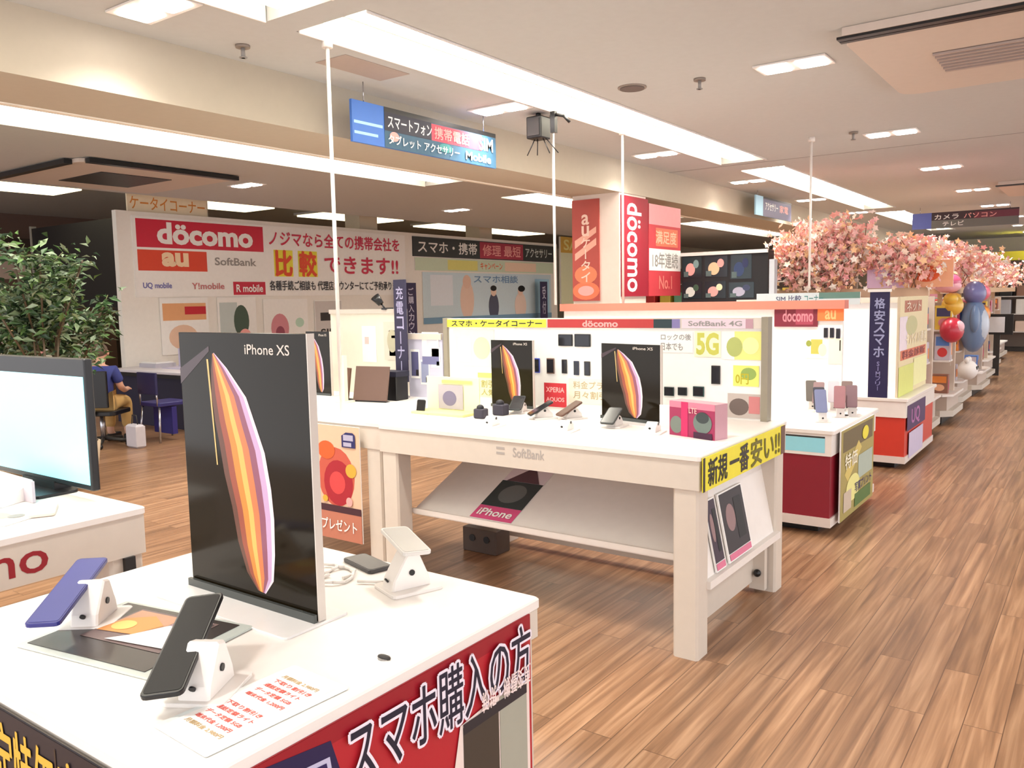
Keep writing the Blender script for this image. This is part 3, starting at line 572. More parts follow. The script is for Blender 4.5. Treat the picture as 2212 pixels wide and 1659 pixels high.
# price card
T6 = Matrix.Translation((-1.118, .81, .892)) @ Matrix.Rotation(R(-3), 4, 'Z')
t = thing('price_card', 'price card with rows of red lettering at the corner of the nearest table', 'price card', (-1.118, .81, .89))
MB(T6).rbox((-.075, -.135, -.001), (.075, .135, .002), M(236, 244, 242, .15), .004).build('clear_plate', t)
MB(T6).box((-.062, -.12, .002), (.062, .115, .003), PAPER).build('card', t)
m = MB(T6)
for i in range(11):
    if i == 5: continue
    y = -.098+.0185*i
    m.text(['月額料金 2,980円', '端末代金 1,200円', 'データ定額 5GB', '通話定額ライト', '下取り割引き'][i % 5], -.05, y, .045 if i % 3 else .05, y+.0105, M(222, 96, 84) if i not in (0, 10) else M(200, 170, 120), .0036, .035)
m.build('lettering', t)
t = thing('security_sensor', 'small dark oval sensor lying near the right rim of the nearest table', 'sensor', (-1.074, 1.065, .89))
MB().ball((-1.074, 1.065, .892), (.016, .007, .005), DARK).build('cap', t); MB().cyl((-1.074, 1.065, .89), (-1.074, 1.065, .8915), .012, GREY, 12).build('pad', t)

# posters on the nearest table
X1 = -1.004
sheet('side_poster', 'red poster with outlined navy lettering hanging on the end of the nearest table', 'poster', (X1, .665, .14), '+x', .775, .728, [
    ('r', 0, 0, 1, 1, M(178, 32, 44, .4)), ('r', 0, .955, 1, 1, M(150, 18, 34, .4)),
    ('p', [(0, 1), (.26, .965), (.29, .86), (.29, .6), (0, .6)], M(30, 22, 70, .4)), ('p', [(.0, .955), (.255, .93), (.265, .86), (.265, .64), (0, .64)], M(190, 186, 214)), ('p', [(.0, .945), (.245, .92), (.255, .86), (.255, .65), (0, .65)], M(36, 26, 84, .4)),
    ('p', [(.62, .55), (.68, .80), (.985, .835), (.985, .3), (.64, .3)], M(232, 214, 206)), ('r', .69, .3, .84, .79, M(64, 58, 52, .3)), ('r', .845, .3, .97, .81, M(164, 164, 150, .3)), ('r', .69, .77, .97, .80, M(40, 34, 40)),
    ('e', .48, .66, .075, .085, M(240, 186, 90)), ('e', .48, .60, .05, .08, M(248, 214, 130)), ('r', .32, .3, .6, .5, M(244, 200, 80)), ('e', .35, .62, .03, .05, M(240, 206, 80)),
    ('t', 'スマホ購入の方', .30, .815, .985, .985, M(236, 226, 238), .085), ('t', 'スマホ購入の方', .30, .815, .985, .985, M(24, 20, 44), .012),
    ('t', 'ガラケー', .02, .80, .235, .90, M(206, 200, 226), .03), ('t', '新規・機種変更', .76, .86, .98, .80, M(240, 220, 216), .03)], t=.003, base=M(178, 32, 44, .4))
sheet('side_poster', 'black poster with gold lettering on the near face of the nearest table', 'poster', (-1.97, .596, .20), '-y', .93, .66, [
    ('r', 0, 0, 1, 1, M(26, 20, 30, .4)), ('r', .0, .45, .95, .62, M(90, 90, 100)), ('r', .668, .70, .673, .98, M(60, 40, 20)),
    ('t', '限定特価', .36, .74, .66, .965, GOLD, .03), ('t', '実施中', .68, .74, .92, .965, GOLD, .03), ('t', '乗り換え機種変更', .1, .47, .9, .59, M(190, 176, 196), .02)], t=.003, base=M(26, 20, 30))

# screen and papers on the docomo table -------------------------------------------------
t = thing('monitor', 'black framed screen showing pale cyan, standing on the docomo table', 'monitor', (-3.17, 1.44, .89))
MB().rbox((-3.58, 1.425, .925), (-2.80, 1.455, 1.378), BLACK, .008).build('casing', t)
MB(frame((-3.565, 1.4245, .945), '-y')).box((0, 0, -.001), (.753, .372, .001), M(150, 222, 236, .3, emit=.8)).build('screen', t)
MB().box((-3.30, 1.42, .90), (-3.06, 1.48, .93), BLACK).rbox((-3.36, 1.33, .89), (-3.0, 1.482, .902), BLACK, .02).build('stand', t)
t = thing('leaflet_holder', 'white sloping leaflet holder in front of the lit screen', 'leaflet holder', (-3.2, 1.25, .89))
MB().add([(-3.5, 1.14, .895), (-2.98, 1.20, .895), (-3.04, 1.34, .955), (-3.55, 1.30, .985), (-3.5, 1.15, .891), (-2.98, 1.21, .891), (-3.04, 1.345, .891), (-3.55, 1.31, .891)], [(0, 1, 2, 3), (7, 6, 5, 4), (0, 4, 5, 1), (1, 5, 6, 2), (2, 6, 7, 3), (3, 7, 4, 0)], PAPER).build('panel', t)
MB().box((-3.06, 1.30, .891), (-2.96, 1.31, .965), M(206, 196, 204, .4)).build('divider', t)
phone('pale demo phone lying on the docomo table in front of the screen', (-2.80, 1.26, .892), (0, 0, R(60)), M(226, 210, 196, .3), scr=M(210, 190, 178, .3))
sheet('picture_card', 'pale printed card lying near the corner of the docomo table', 'card', (-2.95, 1.02, .893), 'up', .25, .17, [('r', .05, .1, .95, .9, M(240, 226, 210)), ('e', .4, .5, .3, .25, M(224, 190, 160)), ('e', .75, .6, .1, .15, GREY)], t=.002, rz=20)

# ------------------------------------------------------------------ smaller things on the run of tables
def board_on_leg(label, x, y, z, w_, h_, col, rz=0, tilt=0):
    t = thing('tablet_cover', label, 'tablet cover', (x, y, z), rot=(R(tilt), 0, rz))
    MB().rbox((-w_/2, -.006, .01), (w_/2, .006, h_), col, .004).build('panel', t, local=True)
    MB().box((-w_/2+.01, .006, .0), (w_/2-.01, .05, .012), BLACK).build('foot', t, local=True)
    return t
board_on_leg('large brown tablet cover standing open on the left hand table', -3.98, 3.90, .89, .27, .24, M(104, 80, 70, .7), R(10), -12)
board_on_leg('narrow brown cover beside the small black phone poster', -4.24, 3.92, .89, .10, .22, M(96, 66, 50, .7), R(-15), -8)
t = thing('display_post', 'slim cream display post between the two brown covers', 'post', (-4.13, 3.82, .89))
MB().box((-4.145, 3.805, .898), (-4.115, 3.835, 1.20), CREAM).build('post', t); MB().rbox((-4.18, 3.77, .89), (-4.08, 3.87, .898), CREAM, .02).build('base', t)
t = thing('storage_box', 'black box behind the brown tablet cover', 'box', (-3.98, 4.09, .89)); MB().rbox((-4.10, 4.03, .89), (-3.86, 4.15, 1.08), BLACK, .01).build('body', t); MB().box((-4.105, 4.025, 1.05), (-3.855, 4.155, 1.085), M(30, 30, 50)).build('lid', t)
bl = backboard('cream display board standing on the left hand table', -4.75, -4.0, 4.28, .89, 1.50, 1.47, base=M(236, 230, 212, .7), post=False)
for x, z, w_, h_, its, lb in ((-4.42, 1.12, .14, .26, [('r', .1, .1, .9, .9, PAPER), ('r', .2, .5, .5, .7, M(214, 196, 190))], 'white sheet right of the small black poster'), (-4.2, 1.14, .16, .27, [('r', 0, 0, 1, 1, M(222, 214, 196)), ('e', .5, .5, .3, .3, M(196, 190, 160))], 'beige patterned sheet on the cream board'),
                        (-4.15, 1.17, .12, .18, [('r', 0, 0, 1, 1, M(226, 216, 214)), ('r', .2, .7, .5, .8, DARK)], 'pinkish sheet above the brown tablet cover'), (-3.84, 1.12, .15, .22, [('r', 0, .2, 1, 1, PAPER), ('r', 0, 0, 1, .25, M(120, 120, 160)), ('r', .3, .5, .9, .8, M(216, 216, 224))], 'white and slate sheet at the right of the cream board')):
    bsheet(lb, x, z, w_, h_, its)
bl2 = backboard('low lilac grey display board between the cream board and the yellow headed one', -3.97, -3.66, 4.28, .89, 1.33, 1.29, base=M(206, 204, 222, .6), post=False)
for k, (x, z, c) in enumerate(((-3.95, 1.02, M(90, 90, 130)), (-3.86, .98, M(150, 156, 186)), (-3.76, 1.10, M(226, 232, 236)))):
    bsheet('%s on the low lilac grey board' % ['slate sheet', 'blue grey sheet', 'pale sheet with a dark corner'][k], x, z, .08, .2-.03*k, [('r', .08, .08, .92, .92, c), ('r', .6, .1, .9, .3, DARK)])
t = thing('clip_lamp', 'small black clip lamp on top of the cream board', 'lamp', (-4.2, 4.27, 1.5))
MB().box((-4.19, 4.25, 1.496), (-4.15, 4.33, 1.51), BLACK).tube([(-4.17, 4.27, 1.50), (-4.20, 4.26, 1.54)], .006, BLACK).build('clamp', t)
MB().cyl((-4.20, 4.26, 1.535), (-4.24, 4.24, 1.59), .022, BLACK, 12, r2=.034).build('lamp_head', t)
# navy banner behind
t = thing('vertical_banner', 'dark navy vertical banner with pale marks standing on the left hand table', 'banner', (-3.97, 4.22, .89))
T = frame((-4.02, 4.20, 1.0), '-y'); MB(T).box((0, 0, -.012), (.11, .70, 0), M(46, 42, 70)).build('board', t); MB(T).text('充電コーナー', .02, .05, .09, .66, M(176, 172, 204), .001, .02, rot=-90).build('lettering', t)
MB().cyl((-3.965, 4.21, .89), (-3.965, 4.21, 1.0), .008, METAL, 8).cyl((-3.965, 4.21, .89), (-3.965, 4.21, .90), .045, METAL, 14).build('pole', t)
# device box in yellow frame
t = thing('display_box', 'yellow edged clear display box with grey product picture on the long table', 'display box', (-3.16, 3.68, .89))
MB().rbox((-3.36, 3.62, .89), (-2.96, 3.80, .905), M(226, 222, 150), .01).box((-3.36, 3.775, .905), (-2.96, 3.785, 1.10), M(240, 238, 190)).build('frame', t)
MB(frame((-3.35, 3.77, .91), '-y')).art([('r', .22, .0, .72, .8, M(176, 168, 176)), ('e', .45, .35, .14, .25, M(120, 112, 140)), ('r', .3, .85, .9, .95, M(206, 196, 120))], .38, .18).build('printed_picture', t)
phone('black flip phone standing at the left of the yellow edged box', (-3.31, 3.66, .905), (R(78), 0, R(5)), BLACK, l=.13, w_=.06)
def cam_dummy(lb, x, y, z=.89, s=1.0):
    t = thing('mobile_speaker', lb, 'gadget', (x, y, z)); MB().rbox((-.035*s, -.03*s, 0), (.035*s, .03*s, .055*s), M(50, 46, 60), .012*s).build('body', t, local=True); MB().ball((0, -.005, .06*s), (.022*s, .02*s, .018*s), M(30, 28, 36)).build('knob', t, local=True)
cam_dummy('dark rounded gadget right of the yellow edged box, nearer one', -2.86, 3.66); cam_dummy('dark rounded gadget right of the yellow edged box, farther one', -2.84, 3.82, s=1.15)
for lb, x, y, rz, col, l in (('dark phone on a white holder below the first black poster', -2.80, 3.93, 20, M(50, 54, 56), .14), ('black phone lying slanted on a white holder right of the first black poster', -2.55, 3.80, -42, BLACK, .15), ('brown screened phone slanted near the table middle', -2.40, 3.86, -30, M(96, 66, 52), .15), ('dark grey phone on a holder below the second black poster', -2.06, 3.72, 5, M(58, 60, 58), .14), ('pale grey phone on a holder at the front of the left hand table', -4.42, 3.62, -60, M(120, 116, 116), .15)):
    dstand('white holder carrying the ' + lb.split(' phone')[0] + ' phone ' + ['by the gadgets', 'beside the first black poster', 'in the table middle', 'below the second black poster', 'on the left hand table'][[-2.80, -2.55, -2.40, -2.06, -4.42].index(x)], (x, y+.03, .89), R(rz), h=.055, group='white phone holders on the tables')
    phone(lb, (x, y, .945), (R(28), 0, R(rz)), col, l=l, scr=M(*(([96, 70, 56] if 'brown' in lb else [44, 44, 48])), .15))
for lb, x, y in (('white holder base with tiny dots near the front edge, left one', -2.62, 3.44), ('white holder base with tiny dots near the front edge, right one', -2.2, 3.5), ('empty white holder beside the magenta box', -1.80, 3.66)):
    dstand(lb, (x, y, .89), R(10), h=.05)
sheet('stand_card', 'clear stand card beside the second black poster', 'card', (-1.83, 3.80, .891), '-y', .10, .12, [('r', .05, .05, .95, .95, M(236, 226, 224))], t=.003)
t = thing('leaflet_box', 'magenta and grey leaflet box at the right end of the long table', 'leaflet box', (-1.60, 3.60, .89))
T = Matrix.Translation((-1.71, 3.66, .89)) @ Matrix.Rotation(R(-16), 4, 'Z')
MB(T).box((0, 0, 0), (.27, .09, .165), M(196, 150, 160)).build('box', t)
MB(T @ frame((0, 0, 0), '-y')).art([('r', 0, 0, 1, 1, M(150, 40, 80)), ('r', 0, .82, 1, 1, M(210, 120, 140)), ('e', .16, .32, .14, .25, M(110, 120, 110)), ('r', .27, 0, .42, 1, MAG), ('e', .74, .45, .2, .3, M(100, 116, 108)), ('e', .74, .6, .14, .16, M(50, 60, 60)), ('r', .55, 0, .95, .18, M(60, 20, 50)), ('t', 'LTE', .45, .7, .62, .85, PINK)], .27, .165).build('printed_picture', t)
sheet('paper_mat', 'pale pink paper mat under the magenta leaflet box', 'mat', (-1.80, 3.30, .8925), 'up', .42, .26, [('r', .03, .05, .97, .95, M(250, 226, 232))], t=.002)

# ------------------------------------------------------------------ red counters down the aisle
def counter(label, x0, x1, y0, y1, top, col, name='red_counter', strip=None, sy=0):
    t = thing('counter', label, 'counter', ((x0+x1)/2, (y0+y1)/2, 0))
    MB().box((x0, y0+.09, 0), (x1-.1, y1, .055), BLACK).build('kick_base', t)
    MB().box((x0, y0, .055), (x1, y1, .115), M(226, 214, 206)).build('plinth', t)
    MB().box((x0, y0+.01, .115), (x1-.01, y1-.01, top-.17), col).build('body', t)
    MB().box((x0, y0-.005, top-.17), (x1, y1, top-.03), WHITE).build('frieze', t)
    MB().rbox((x0-.01, y0-.02, top-.03), (x1+.02, y1+.01, top), WHITE, .015).build('countertop', t)
    if strip: MB(frame((x0+.02, y0-.006, top-.15), '-y')).art([('r', 0, 0, 1, 1, strip), ('r', .0, .9, 1, 1, DARK), ('t', 'au SHOP', .35, .25, .8, .6, M(120, 190, 200))], x1-x0-.06, .105).build('light_strip', t)
    return t
c1 = counter('dark red counter with light blue strip right behind the long table', -4.2, -1.41, 5.40, 6.60, .69, M(140, 26, 44, .4), strip=M(150, 220, 236))
sheet('side_poster', 'yellow green collage poster hung low on the end of the dark red counter', 'poster', (-1.377, 5.50, .07), '+x', .90, .60, [
    ('r', 0, 0, 1, 1, M(170, 156, 90)), ('r', .05, .75, .95, .97, M(110, 96, 60)), ('p', [(.1, .5), (.5, .8), (.6, .7), (.2, .4)], M(216, 196, 110)), ('r', .5, .35, .95, .62, M(176, 190, 176)), ('e', .35, .3, .2, .15, M(236, 232, 150)), ('r', .08, .08, .3, .3, M(206, 190, 170)), ('r', .4, .05, .9, .2, GRN), ('e', .7, .85, .1, .08, YEL),
    ('t', '特価', .1, .55, .45, .72, M(250, 246, 220)), ('t', '写真プリント', .4, .22, .92, .33, NAVY)], t=.01, base=PAPER)
b2 = backboard('white tall display board on the dark red counter', -4.1, -1.64, 6.52, .69, 1.47, 1.46, base=PAPER, post=False)
MB().box((-4.12, 6.48, 1.435), (-1.62, 6.60, 1.50), M(224, 126, 106)).build('top_rail', b2)
sheet('header_strip', 'dark red blurred header under the orange rail', 'sign', (-2.15, 6.505, 1.30), '-y', .33, .16, [('r', 0, 0, 1, 1, M(120, 30, 50)), ('r', .5, .1, .9, .9, M(160, 60, 80)), ('t', 'docomo', .2, .25, .9, .8, M(206, 130, 140))], t=.01, base=DRED)
sheet('header_strip', 'bright orange small header at the end of the orange rail', 'sign', (-1.82, 6.5, 1.345), '-y', .19, .09, [('r', 0, 0, 1, 1, M(240, 120, 60)), ('t', 'au', .3, .15, .7, .85, M(250, 180, 120))], t=.01, base=ORANGE)
for lb, x, z in (('dark phone mounted under the orange header, left', -1.76, 1.255), ('dark phone mounted under the orange header, middle', -1.715, 1.255), ('dark phone mounted under the orange header, right', -1.67, 1.25)):
    bphone(lb, x, z, .03, .075, M(40, 36, 70), y=6.512)
sheet('price_sheet', 'yellow green sheet on the tall white board', 'price sheet', (-1.92, 6.516, 1.06), '-y', .17, .16, [('r', .3, .2, .8, .9, M(196, 190, 90)), ('e', .2, .7, .12, .15, M(150, 160, 70)), ('e', .8, .4, .18, .3, M(236, 236, 200))], t=.004)
sheet('price_sheet', 'cream note on the tall white board beside the end post', 'price sheet', (-1.74, 6.516, 1.02), '-y', .10, .20, [('r', 0, 0, 1, 1, M(240, 240, 214)), ('r', .8, .5, .9, .9, DARK)], t=.004)
for i, (x, y, rz, col) in enumerate(((-1.80, 6.30, 20, M(96, 88, 80)), (-1.72, 6.20, 10, M(140, 110, 110)), (-1.64, 6.30, 15, M(200, 190, 196)), (-1.56, 6.35, 10, M(120, 96, 90)), (-1.62, 5.86, 22, M(46, 46, 60)), (-1.52, 6.00, 15, M(150, 100, 104)), (-1.46, 6.08, 15, M(120, 90, 96)), (-1.57, 5.72, 24, M(110, 116, 150)))):
    w_ = ['at the far left of the cluster', 'second in the back row', 'pale one in the back row', 'brown one in the back row', 'black one in the front row', 'rosy one in the front row', 'last one by the counter edge', 'blue grey one nearest the front'][i]
    phone('demo phone propped on the dark red counter, ' + w_, (x, y, .83), (R(58), 0, R(rz)), col, l=.17, w_=.075, scr=col, group='demo phones on the dark red counter')
    dstand('white holder on the dark red counter, phone ' + w_, (x, y+.03, .69), R(rz), h=.11, group='white holders on the dark red counter')
c2 = counter('bright red counter second down the aisle', -3.4, -1.42, 7.8, 9.2, .63, M(206, 62, 46, .4))
MB(frame((-1.418, 7.85, .06), '+x')).art([('r', 0, .55, .9, 1, M(70, 36, 90)), ('r', .1, .05, .8, .5, M(206, 196, 222)), ('t', 'UQ', .2, .6, .6, .9, M(180, 110, 170))], .95, .5).build('end_poster', c2)
t = thing('vertical_banner', 'tall navy banner with pale lettering standing on the bright red counter', 'banner', (-1.66, 7.79, .63))
T = frame((-1.735, 7.79, .63), '-y'); MB(T).box((0, 0, -.02), (.16, .93, 0), M(34, 30, 78)).build('board', t)
MB(T).text('格安スマホ', .035, .35, .13, .88, M(160, 166, 206), .001, .03, rot=-90).text('SIMフリー', .05, .06, .11, .32, M(140, 140, 190), .001, .02, rot=-90).build('lettering', t)
MB().box((-1.75, 7.77, .925+.63), (-1.565, 7.82, .95+.63), PAPER).build('cap', t)
b3 = backboard('white display board with rounded top at the back of the bright red counter', -3.3, -1.58, 8.75, .63, 1.50, 1.45, base=M(236, 236, 244, .6), post=False)
sheet('standing_sign', 'white and teal lettered header sign above the orange rail', 'sign', (-2.75, 7.80, 1.45), '-y', .93, .11, [('r', 0, 0, 1, 1, M(226, 240, 246)), ('r', .62, .5, 1, 1, M(110, 150, 140)), ('t', 'SIM 比較', .2, .25, .45, .8, M(90, 96, 130)), ('t', 'コーナー', .48, .25, .66, .8, TEAL)], t=.02)
for xx in (-2.7, -2.0): tag(MB().cyl((xx, 7.82, .63), (xx, 7.82, 1.45), .012, METAL, 8).build('sign_post'), 'thin metal post holding the white and teal sign, %s' % ('inner one' if xx < -2.5 else 'aisle side one'), 'post')
for o_ in C.objects:
    if o_.name.startswith('sign_post'): o_['group'] = 'posts of the white and teal sign'
t = sheet('standing_poster', 'large cream poster with brown and orange heading bars beside the navy banner', 'poster', (-1.50, 7.84, .63), '+x', 1.34, .88, [
    ('r', 0, 0, 1, 1, M(240, 226, 180)), ('r', .15, .84, .75, .96, M(190, 120, 90)), ('r', .05, .36, .95, .46, M(222, 120, 84)), ('r', .0, .46, .25, .8, M(244, 232, 240)), ('e', .4, .7, .2, .1, M(206, 204, 150)), ('r', 0, 0, .5, .3, M(226, 232, 130)), ('r', .5, .05, 1, .34, M(246, 246, 180)),
    ('t', 'モバイル通信', .2, .5, .95, .62, M(250, 240, 214)), ('t', '料金診断', .1, .37, .9, .45, M(150, 60, 60)), ('t', 'ネット', .2, .85, .7, .95, M(246, 226, 200))], t=.02, base=M(236, 222, 190))

# ------------------------------------------------------------------ goods racks further down the aisle
PAL = [M(214, 60, 60), M(236, 140, 60), M(240, 210, 90), M(90, 130, 200), M(120, 180, 150), M(236, 160, 180), M(240, 232, 214), M(150, 100, 80), M(70, 70, 110), M(200, 190, 200), M(246, 190, 150), M(180, 60, 90)]
PN = ['red', 'orange', 'yellow', 'blue', 'green', 'pink', 'cream', 'brown', 'navy', 'grey', 'peach', 'crimson']
rackn = ['first', 'second', 'third', 'fourth', 'fifth', 'sixth', 'seventh']
placen = ['nearest the aisle', 'second from the aisle', 'third from the aisle', 'fourth from the aisle', 'innermost']
def rack(i, x0, x1, y0, y1, zt, zb=.36):
    t = thing('goods_rack', 'white goods rack with dark kick base, %s after the bright red counter' % rackn[i], 'rack', ((x0+x1)/2, (y0+y1)/2, 0), group='goods racks along the aisle')
    MB().box((x0+.05, y0+.12, 0), (x1-.12, y1-.05, .10), BLACK).build('kick_base', t)
    MB().prism([(x0, y0), (x1-.12, y0), (x1, y0+.12), (x1, y1-.1), (x1-.1, y1), (x0, y1)], .10, .17, M(206, 198, 186)).build('plinth', t)
    MB().prism([(x0, y0), (x1-.10, y0), (x1, y0+.10), (x1, y1-.1), (x1-.1, y1), (x0, y1)], zb-.025, zb, WHITE).build('shelf', t)
    MB().box((x0+.04, y0+.06, .17), (x1-.06, y1-.06, zb-.025), M(196, 180, 168)).build('body', t)
    MB().box((x0, y0+.55, zb), (x1-.06, y0+.60, zt), M(222, 204, 186)).build('back_panel', t)
    for z in (zb+.38, zb+.74):
        if z < zt-.1: MB().box((x0, y0+.25, z-.02), (x1-.08, y0+.55, z), WHITE).build('shelf', t)
    for r_, z in enumerate([zb, zb+.38, zb+.74]):
        if z > zt-.2: continue
        for k in range(5):
            ci = random.randrange(12); h = random.uniform(.16, .31); w_ = random.uniform(.12, .19); d = random.uniform(.08, .18)
            x = x1-.16-.21*k; y = y0+(.30 if r_ else .16)
            b = MB().rbox((x-w_/2, y, z), (x+w_/2, y+d, z+h), PAL[ci], .01)
            T = frame((x-w_/2, y-.001, z), '-y'); b.art([('r', .1, .55, .9, .9, PAL[(ci+6) % 12]), ('e', .5, .3, .3, .18, PAL[(ci+3) % 12])], w_, h, T=T)
            b.add([(x+w_/2+.001, y+.01, z+h*.2), (x+w_/2+.001, y+d-.01, z+h*.2), (x+w_/2+.001, y+d-.01, z+h*.7), (x+w_/2+.001, y+.01, z+h*.7)], [(0, 1, 2, 3)], PAL[(ci+4) % 12])
            tag(b.build('boxed_product'), '%s boxed product on the %s shelf of the %s rack, %s' % (PN[ci], ['bottom', 'middle', 'top'][r_], rackn[i], placen[k]), 'box', 'boxed goods on the aisle racks')
    return t
rk = [(-2.9, -1.50, 9.35, 10.25, 1.50, .42), (-2.9, -1.46, 10.65, 11.65, 1.35, .36), (-2.9, -1.55, 12.1, 13.2, 1.40, .38), (-2.9, -1.52, 13.8, 15.0, 1.30, .36), (-2.9, -1.65, 15.7, 17.0, 1.4, .4), (-3.1, -1.8, 18.0, 19.5, 1.4, .4), (-3.2, -1.95, 20.6, 22.4, 1.4, .4)]
for i, a in enumerate(rk): rack(i, *a)

def balloon(name, label, cat, c, parts):
    t = thing(name, label, cat, c)
    for pn, items, mt in parts:
        m = MB()
        for it in items:
            if it[0] == 'b': m.ball(it[1], it[2], mt, 14, 9)
            elif it[0] == 'c': m.cyl(it[1], it[2], it[3], mt, 10, r2=it[4] if len(it) > 4 else None)
        m.build(pn, t, local=True)
    return t
balloon('balloon', 'pink fish shaped foil balloon above the aisle racks', 'balloon', (-1.62, 11.1, 1.58), [('body', [('b', (0, 0, .08), (.16, .26, .10))], M(222, 90, 130, .3)), ('tail', [('c', (0, .24, .08), (0, .42, .04), .03, .10)], M(150, 30, 60, .3)), ('belly', [('b', (.02, -.05, .03), (.15, .18, .08))], M(244, 180, 190, .3)), ('string', [('c', (0, 0, -.6), (0, 0, 0), .003)], WHITE)])
balloon('balloon', 'yellow foil balloon under the pink fish balloon', 'balloon', (-1.55, 11.1, 1.28), [('body', [('b', (0, 0, .1), (.12, .18, .12)), ('b', (0, .14, .18), (.08, .1, .07)), ('b', (0, -.14, .18), (.08, .1, .07))], M(236, 190, 70, .3)), ('tail', [('c', (0, 0, -.05), (0, 0, .02), .05, .01)], M(150, 110, 30, .3)), ('string', [('c', (0, 0, -.4), (0, 0, -.04), .003)], WHITE)])
balloon('balloon', 'red and pink foil balloon low beside the cream poster', 'balloon', (-1.52, 10.9, .98), [('body', [('b', (0, 0, .12), (.13, .20, .15))], M(196, 50, 70, .3)), ('spot', [('b', (.08, -.06, .16), (.06, .08, .07))], M(244, 190, 200, .3)), ('string', [('c', (0, 0, -.3), (0, 0, 0), .003)], WHITE)])
balloon('balloon', 'tall blue grey inflatable figure standing among the racks', 'balloon', (-1.50, 12.6, .74), [('body', [('b', (0, 0, .35), (.17, .3, .36))], M(110, 134, 170, .3)), ('head', [('b', (0, 0, .78), (.14, .22, .16))], M(120, 120, 170, .3)), ('belly', [('b', (.07, -.03, .36), (.12, .2, .24))], M(196, 206, 220, .3)), ('arm', [('b', (.05, -.32, .45), (.06, .09, .18))], M(110, 134, 170, .3)), ('arm', [('b', (.05, .32, .45), (.06, .09, .18))], M(110, 134, 170, .3))])
balloon('balloon', 'small pink balloon near the far racks', 'balloon', (-1.6, 14.2, 1.42), [('body', [('b', (0, 0, .1), (.12, .16, .12))], M(236, 120, 140, .3)), ('string', [('c', (0, 0, -.4), (0, 0, 0), .003)], WHITE)])
balloon('balloon', 'orange balloon beside the blue grey inflatable figure', 'balloon', (-1.6, 14.2, 1.08), [('body', [('b', (0, 0, .12), (.13, .22, .15))], M(226, 140, 60, .3)), ('string', [('c', (0, 0, -.3), (0, 0, 0), .003)], WHITE)])
balloon('stuffed_toy', 'round white toy with dark eyes on a rack shelf', 'toy', (-1.50, 12.2, .40), [('body', [('b', (0, 0, .13), (.12, .16, .13))], M(240, 236, 232)), ('eye', [('b', (.108, -.05, .16), (.012, .02, .025))], BLACK), ('eye', [('b', (.108, .05, .16), (.012, .02, .025))], BLACK), ('ear', [('b', (0, -.1, .26), (.03, .04, .04))], M(240, 236, 232)), ('ear', [('b', (0, .1, .26), (.03, .04, .04))], M(240, 236, 232))])

# blossom sprays ---------------------------------------------------------------
BL = [M(246, 196, 190, .7), M(240, 170, 170, .7), M(252, 226, 206, .7), M(248, 206, 160, .7), M(244, 180, 170, .7), M(250, 240, 230, .7)]
def blossom(label, c, sx, sy, sz, n, seed, pal=BL):
    rd = random.Random(seed); t = thing('blossom_spray', label, 'artificial flowers', c, group='blossom sprays over the racks')
    b = MB()
    for k in range(5):
        p = Vector((rd.uniform(-sx, sx)*.4, rd.uniform(-sy, sy)*.4, 0)); pts = [p]
        for q in range(4): p = p + Vector((rd.uniform(-.3, .3)*sx, rd.uniform(-.3, .3)*sy, sz*.22)); pts.append(p)
        b.tube([tuple(x) for x in pts], .006, M(150, 110, 90), 5)
    b.build('branch', t, local=True)
    m = MB()
    for i in range(n):
        u, v, w2 = rd.gauss(0, .42), rd.gauss(0, .42), rd.gauss(0, .40)
        p = Vector((max(-1, min(1, u))*sx, max(-1, min(1, v))*sy, sz*.5+max(-1, min(1, w2))*sz*.5)); mt = pal[rd.randrange(len(pal))]; r = rd.uniform(.03, .055)
        E_ = Euler((rd.uniform(-1.5, 1.5), rd.uniform(-1.5, 1.5), rd.uniform(0, 6))).to_matrix()
        vs = [p]; 
        for a in range(10):
            rr = r if a % 2 == 0 else r*.55; vs.append(p + E_ @ Vector((rr*math.cos(a*.628), rr*math.sin(a*.628), r*.25)))
        m.add(vs, [(0, 1+a, 1+(a+1) % 10) for a in range(10)], mt)
    m.build('blossoms', t, local=True)
for i, (c, sx, sy, sz, n) in enumerate((((-2.72, 10.35, 1.60), .45, .35, .86, 900), ((-3.12, 10.45, 1.60), .38, .3, .80, 700), ((-1.95, 10.45, 1.60), .40, .4, .60, 600), ((-2.0, 11.75, 1.60), .4, .6, .62, 600), ((-1.85, 13.1, 1.62), .4, .7, .60, 600), ((-1.9, 15.0, 1.62), .5, .9, .62, 500), ((-2.0, 17.4, 1.62), .5, 1.0, .60, 450), ((-2.0, 20.0, 1.6), .6, 1.0, .6, 400))):
    blossom('pink and cream artificial blossom spray above the racks, %s' % ['largest one in the middle', 'left one by the dark screens', 'one just above the navy banner', 'one above the pink fish balloon', 'one behind the pink fish balloon', 'farther one over the aisle', 'second farthest one', 'farthest one'][i], c, sx, sy, sz, int(n*2.3), i+3)
m = MB(); m.box((-3.5, 10.4, 1.50), (-1.7, 10.5, 1.60), M(220, 190, 160)); 
for x in (-3.45, -1.75): m.box((x-.02, 10.42, 0), (x+.02, 10.48, 1.5), M(220, 190, 160))
tag(m.build('flower_stand'), 'cream rail stand carrying the nearest blossom sprays', 'stand')
m = MB(); m.box((-2.4, 11.2, 1.52), (-1.7, 20.6, 1.60), M(224, 190, 150))
for y in (11.87, 13.5, 15.35, 17.5, 20.05): m.box((-2.08, y-.02, 0), (-2.02, y+.02, 1.52), M(200, 170, 140))
tag(m.build('flower_shelf'), 'long cream shelf carrying the farther blossom sprays', 'shelf')
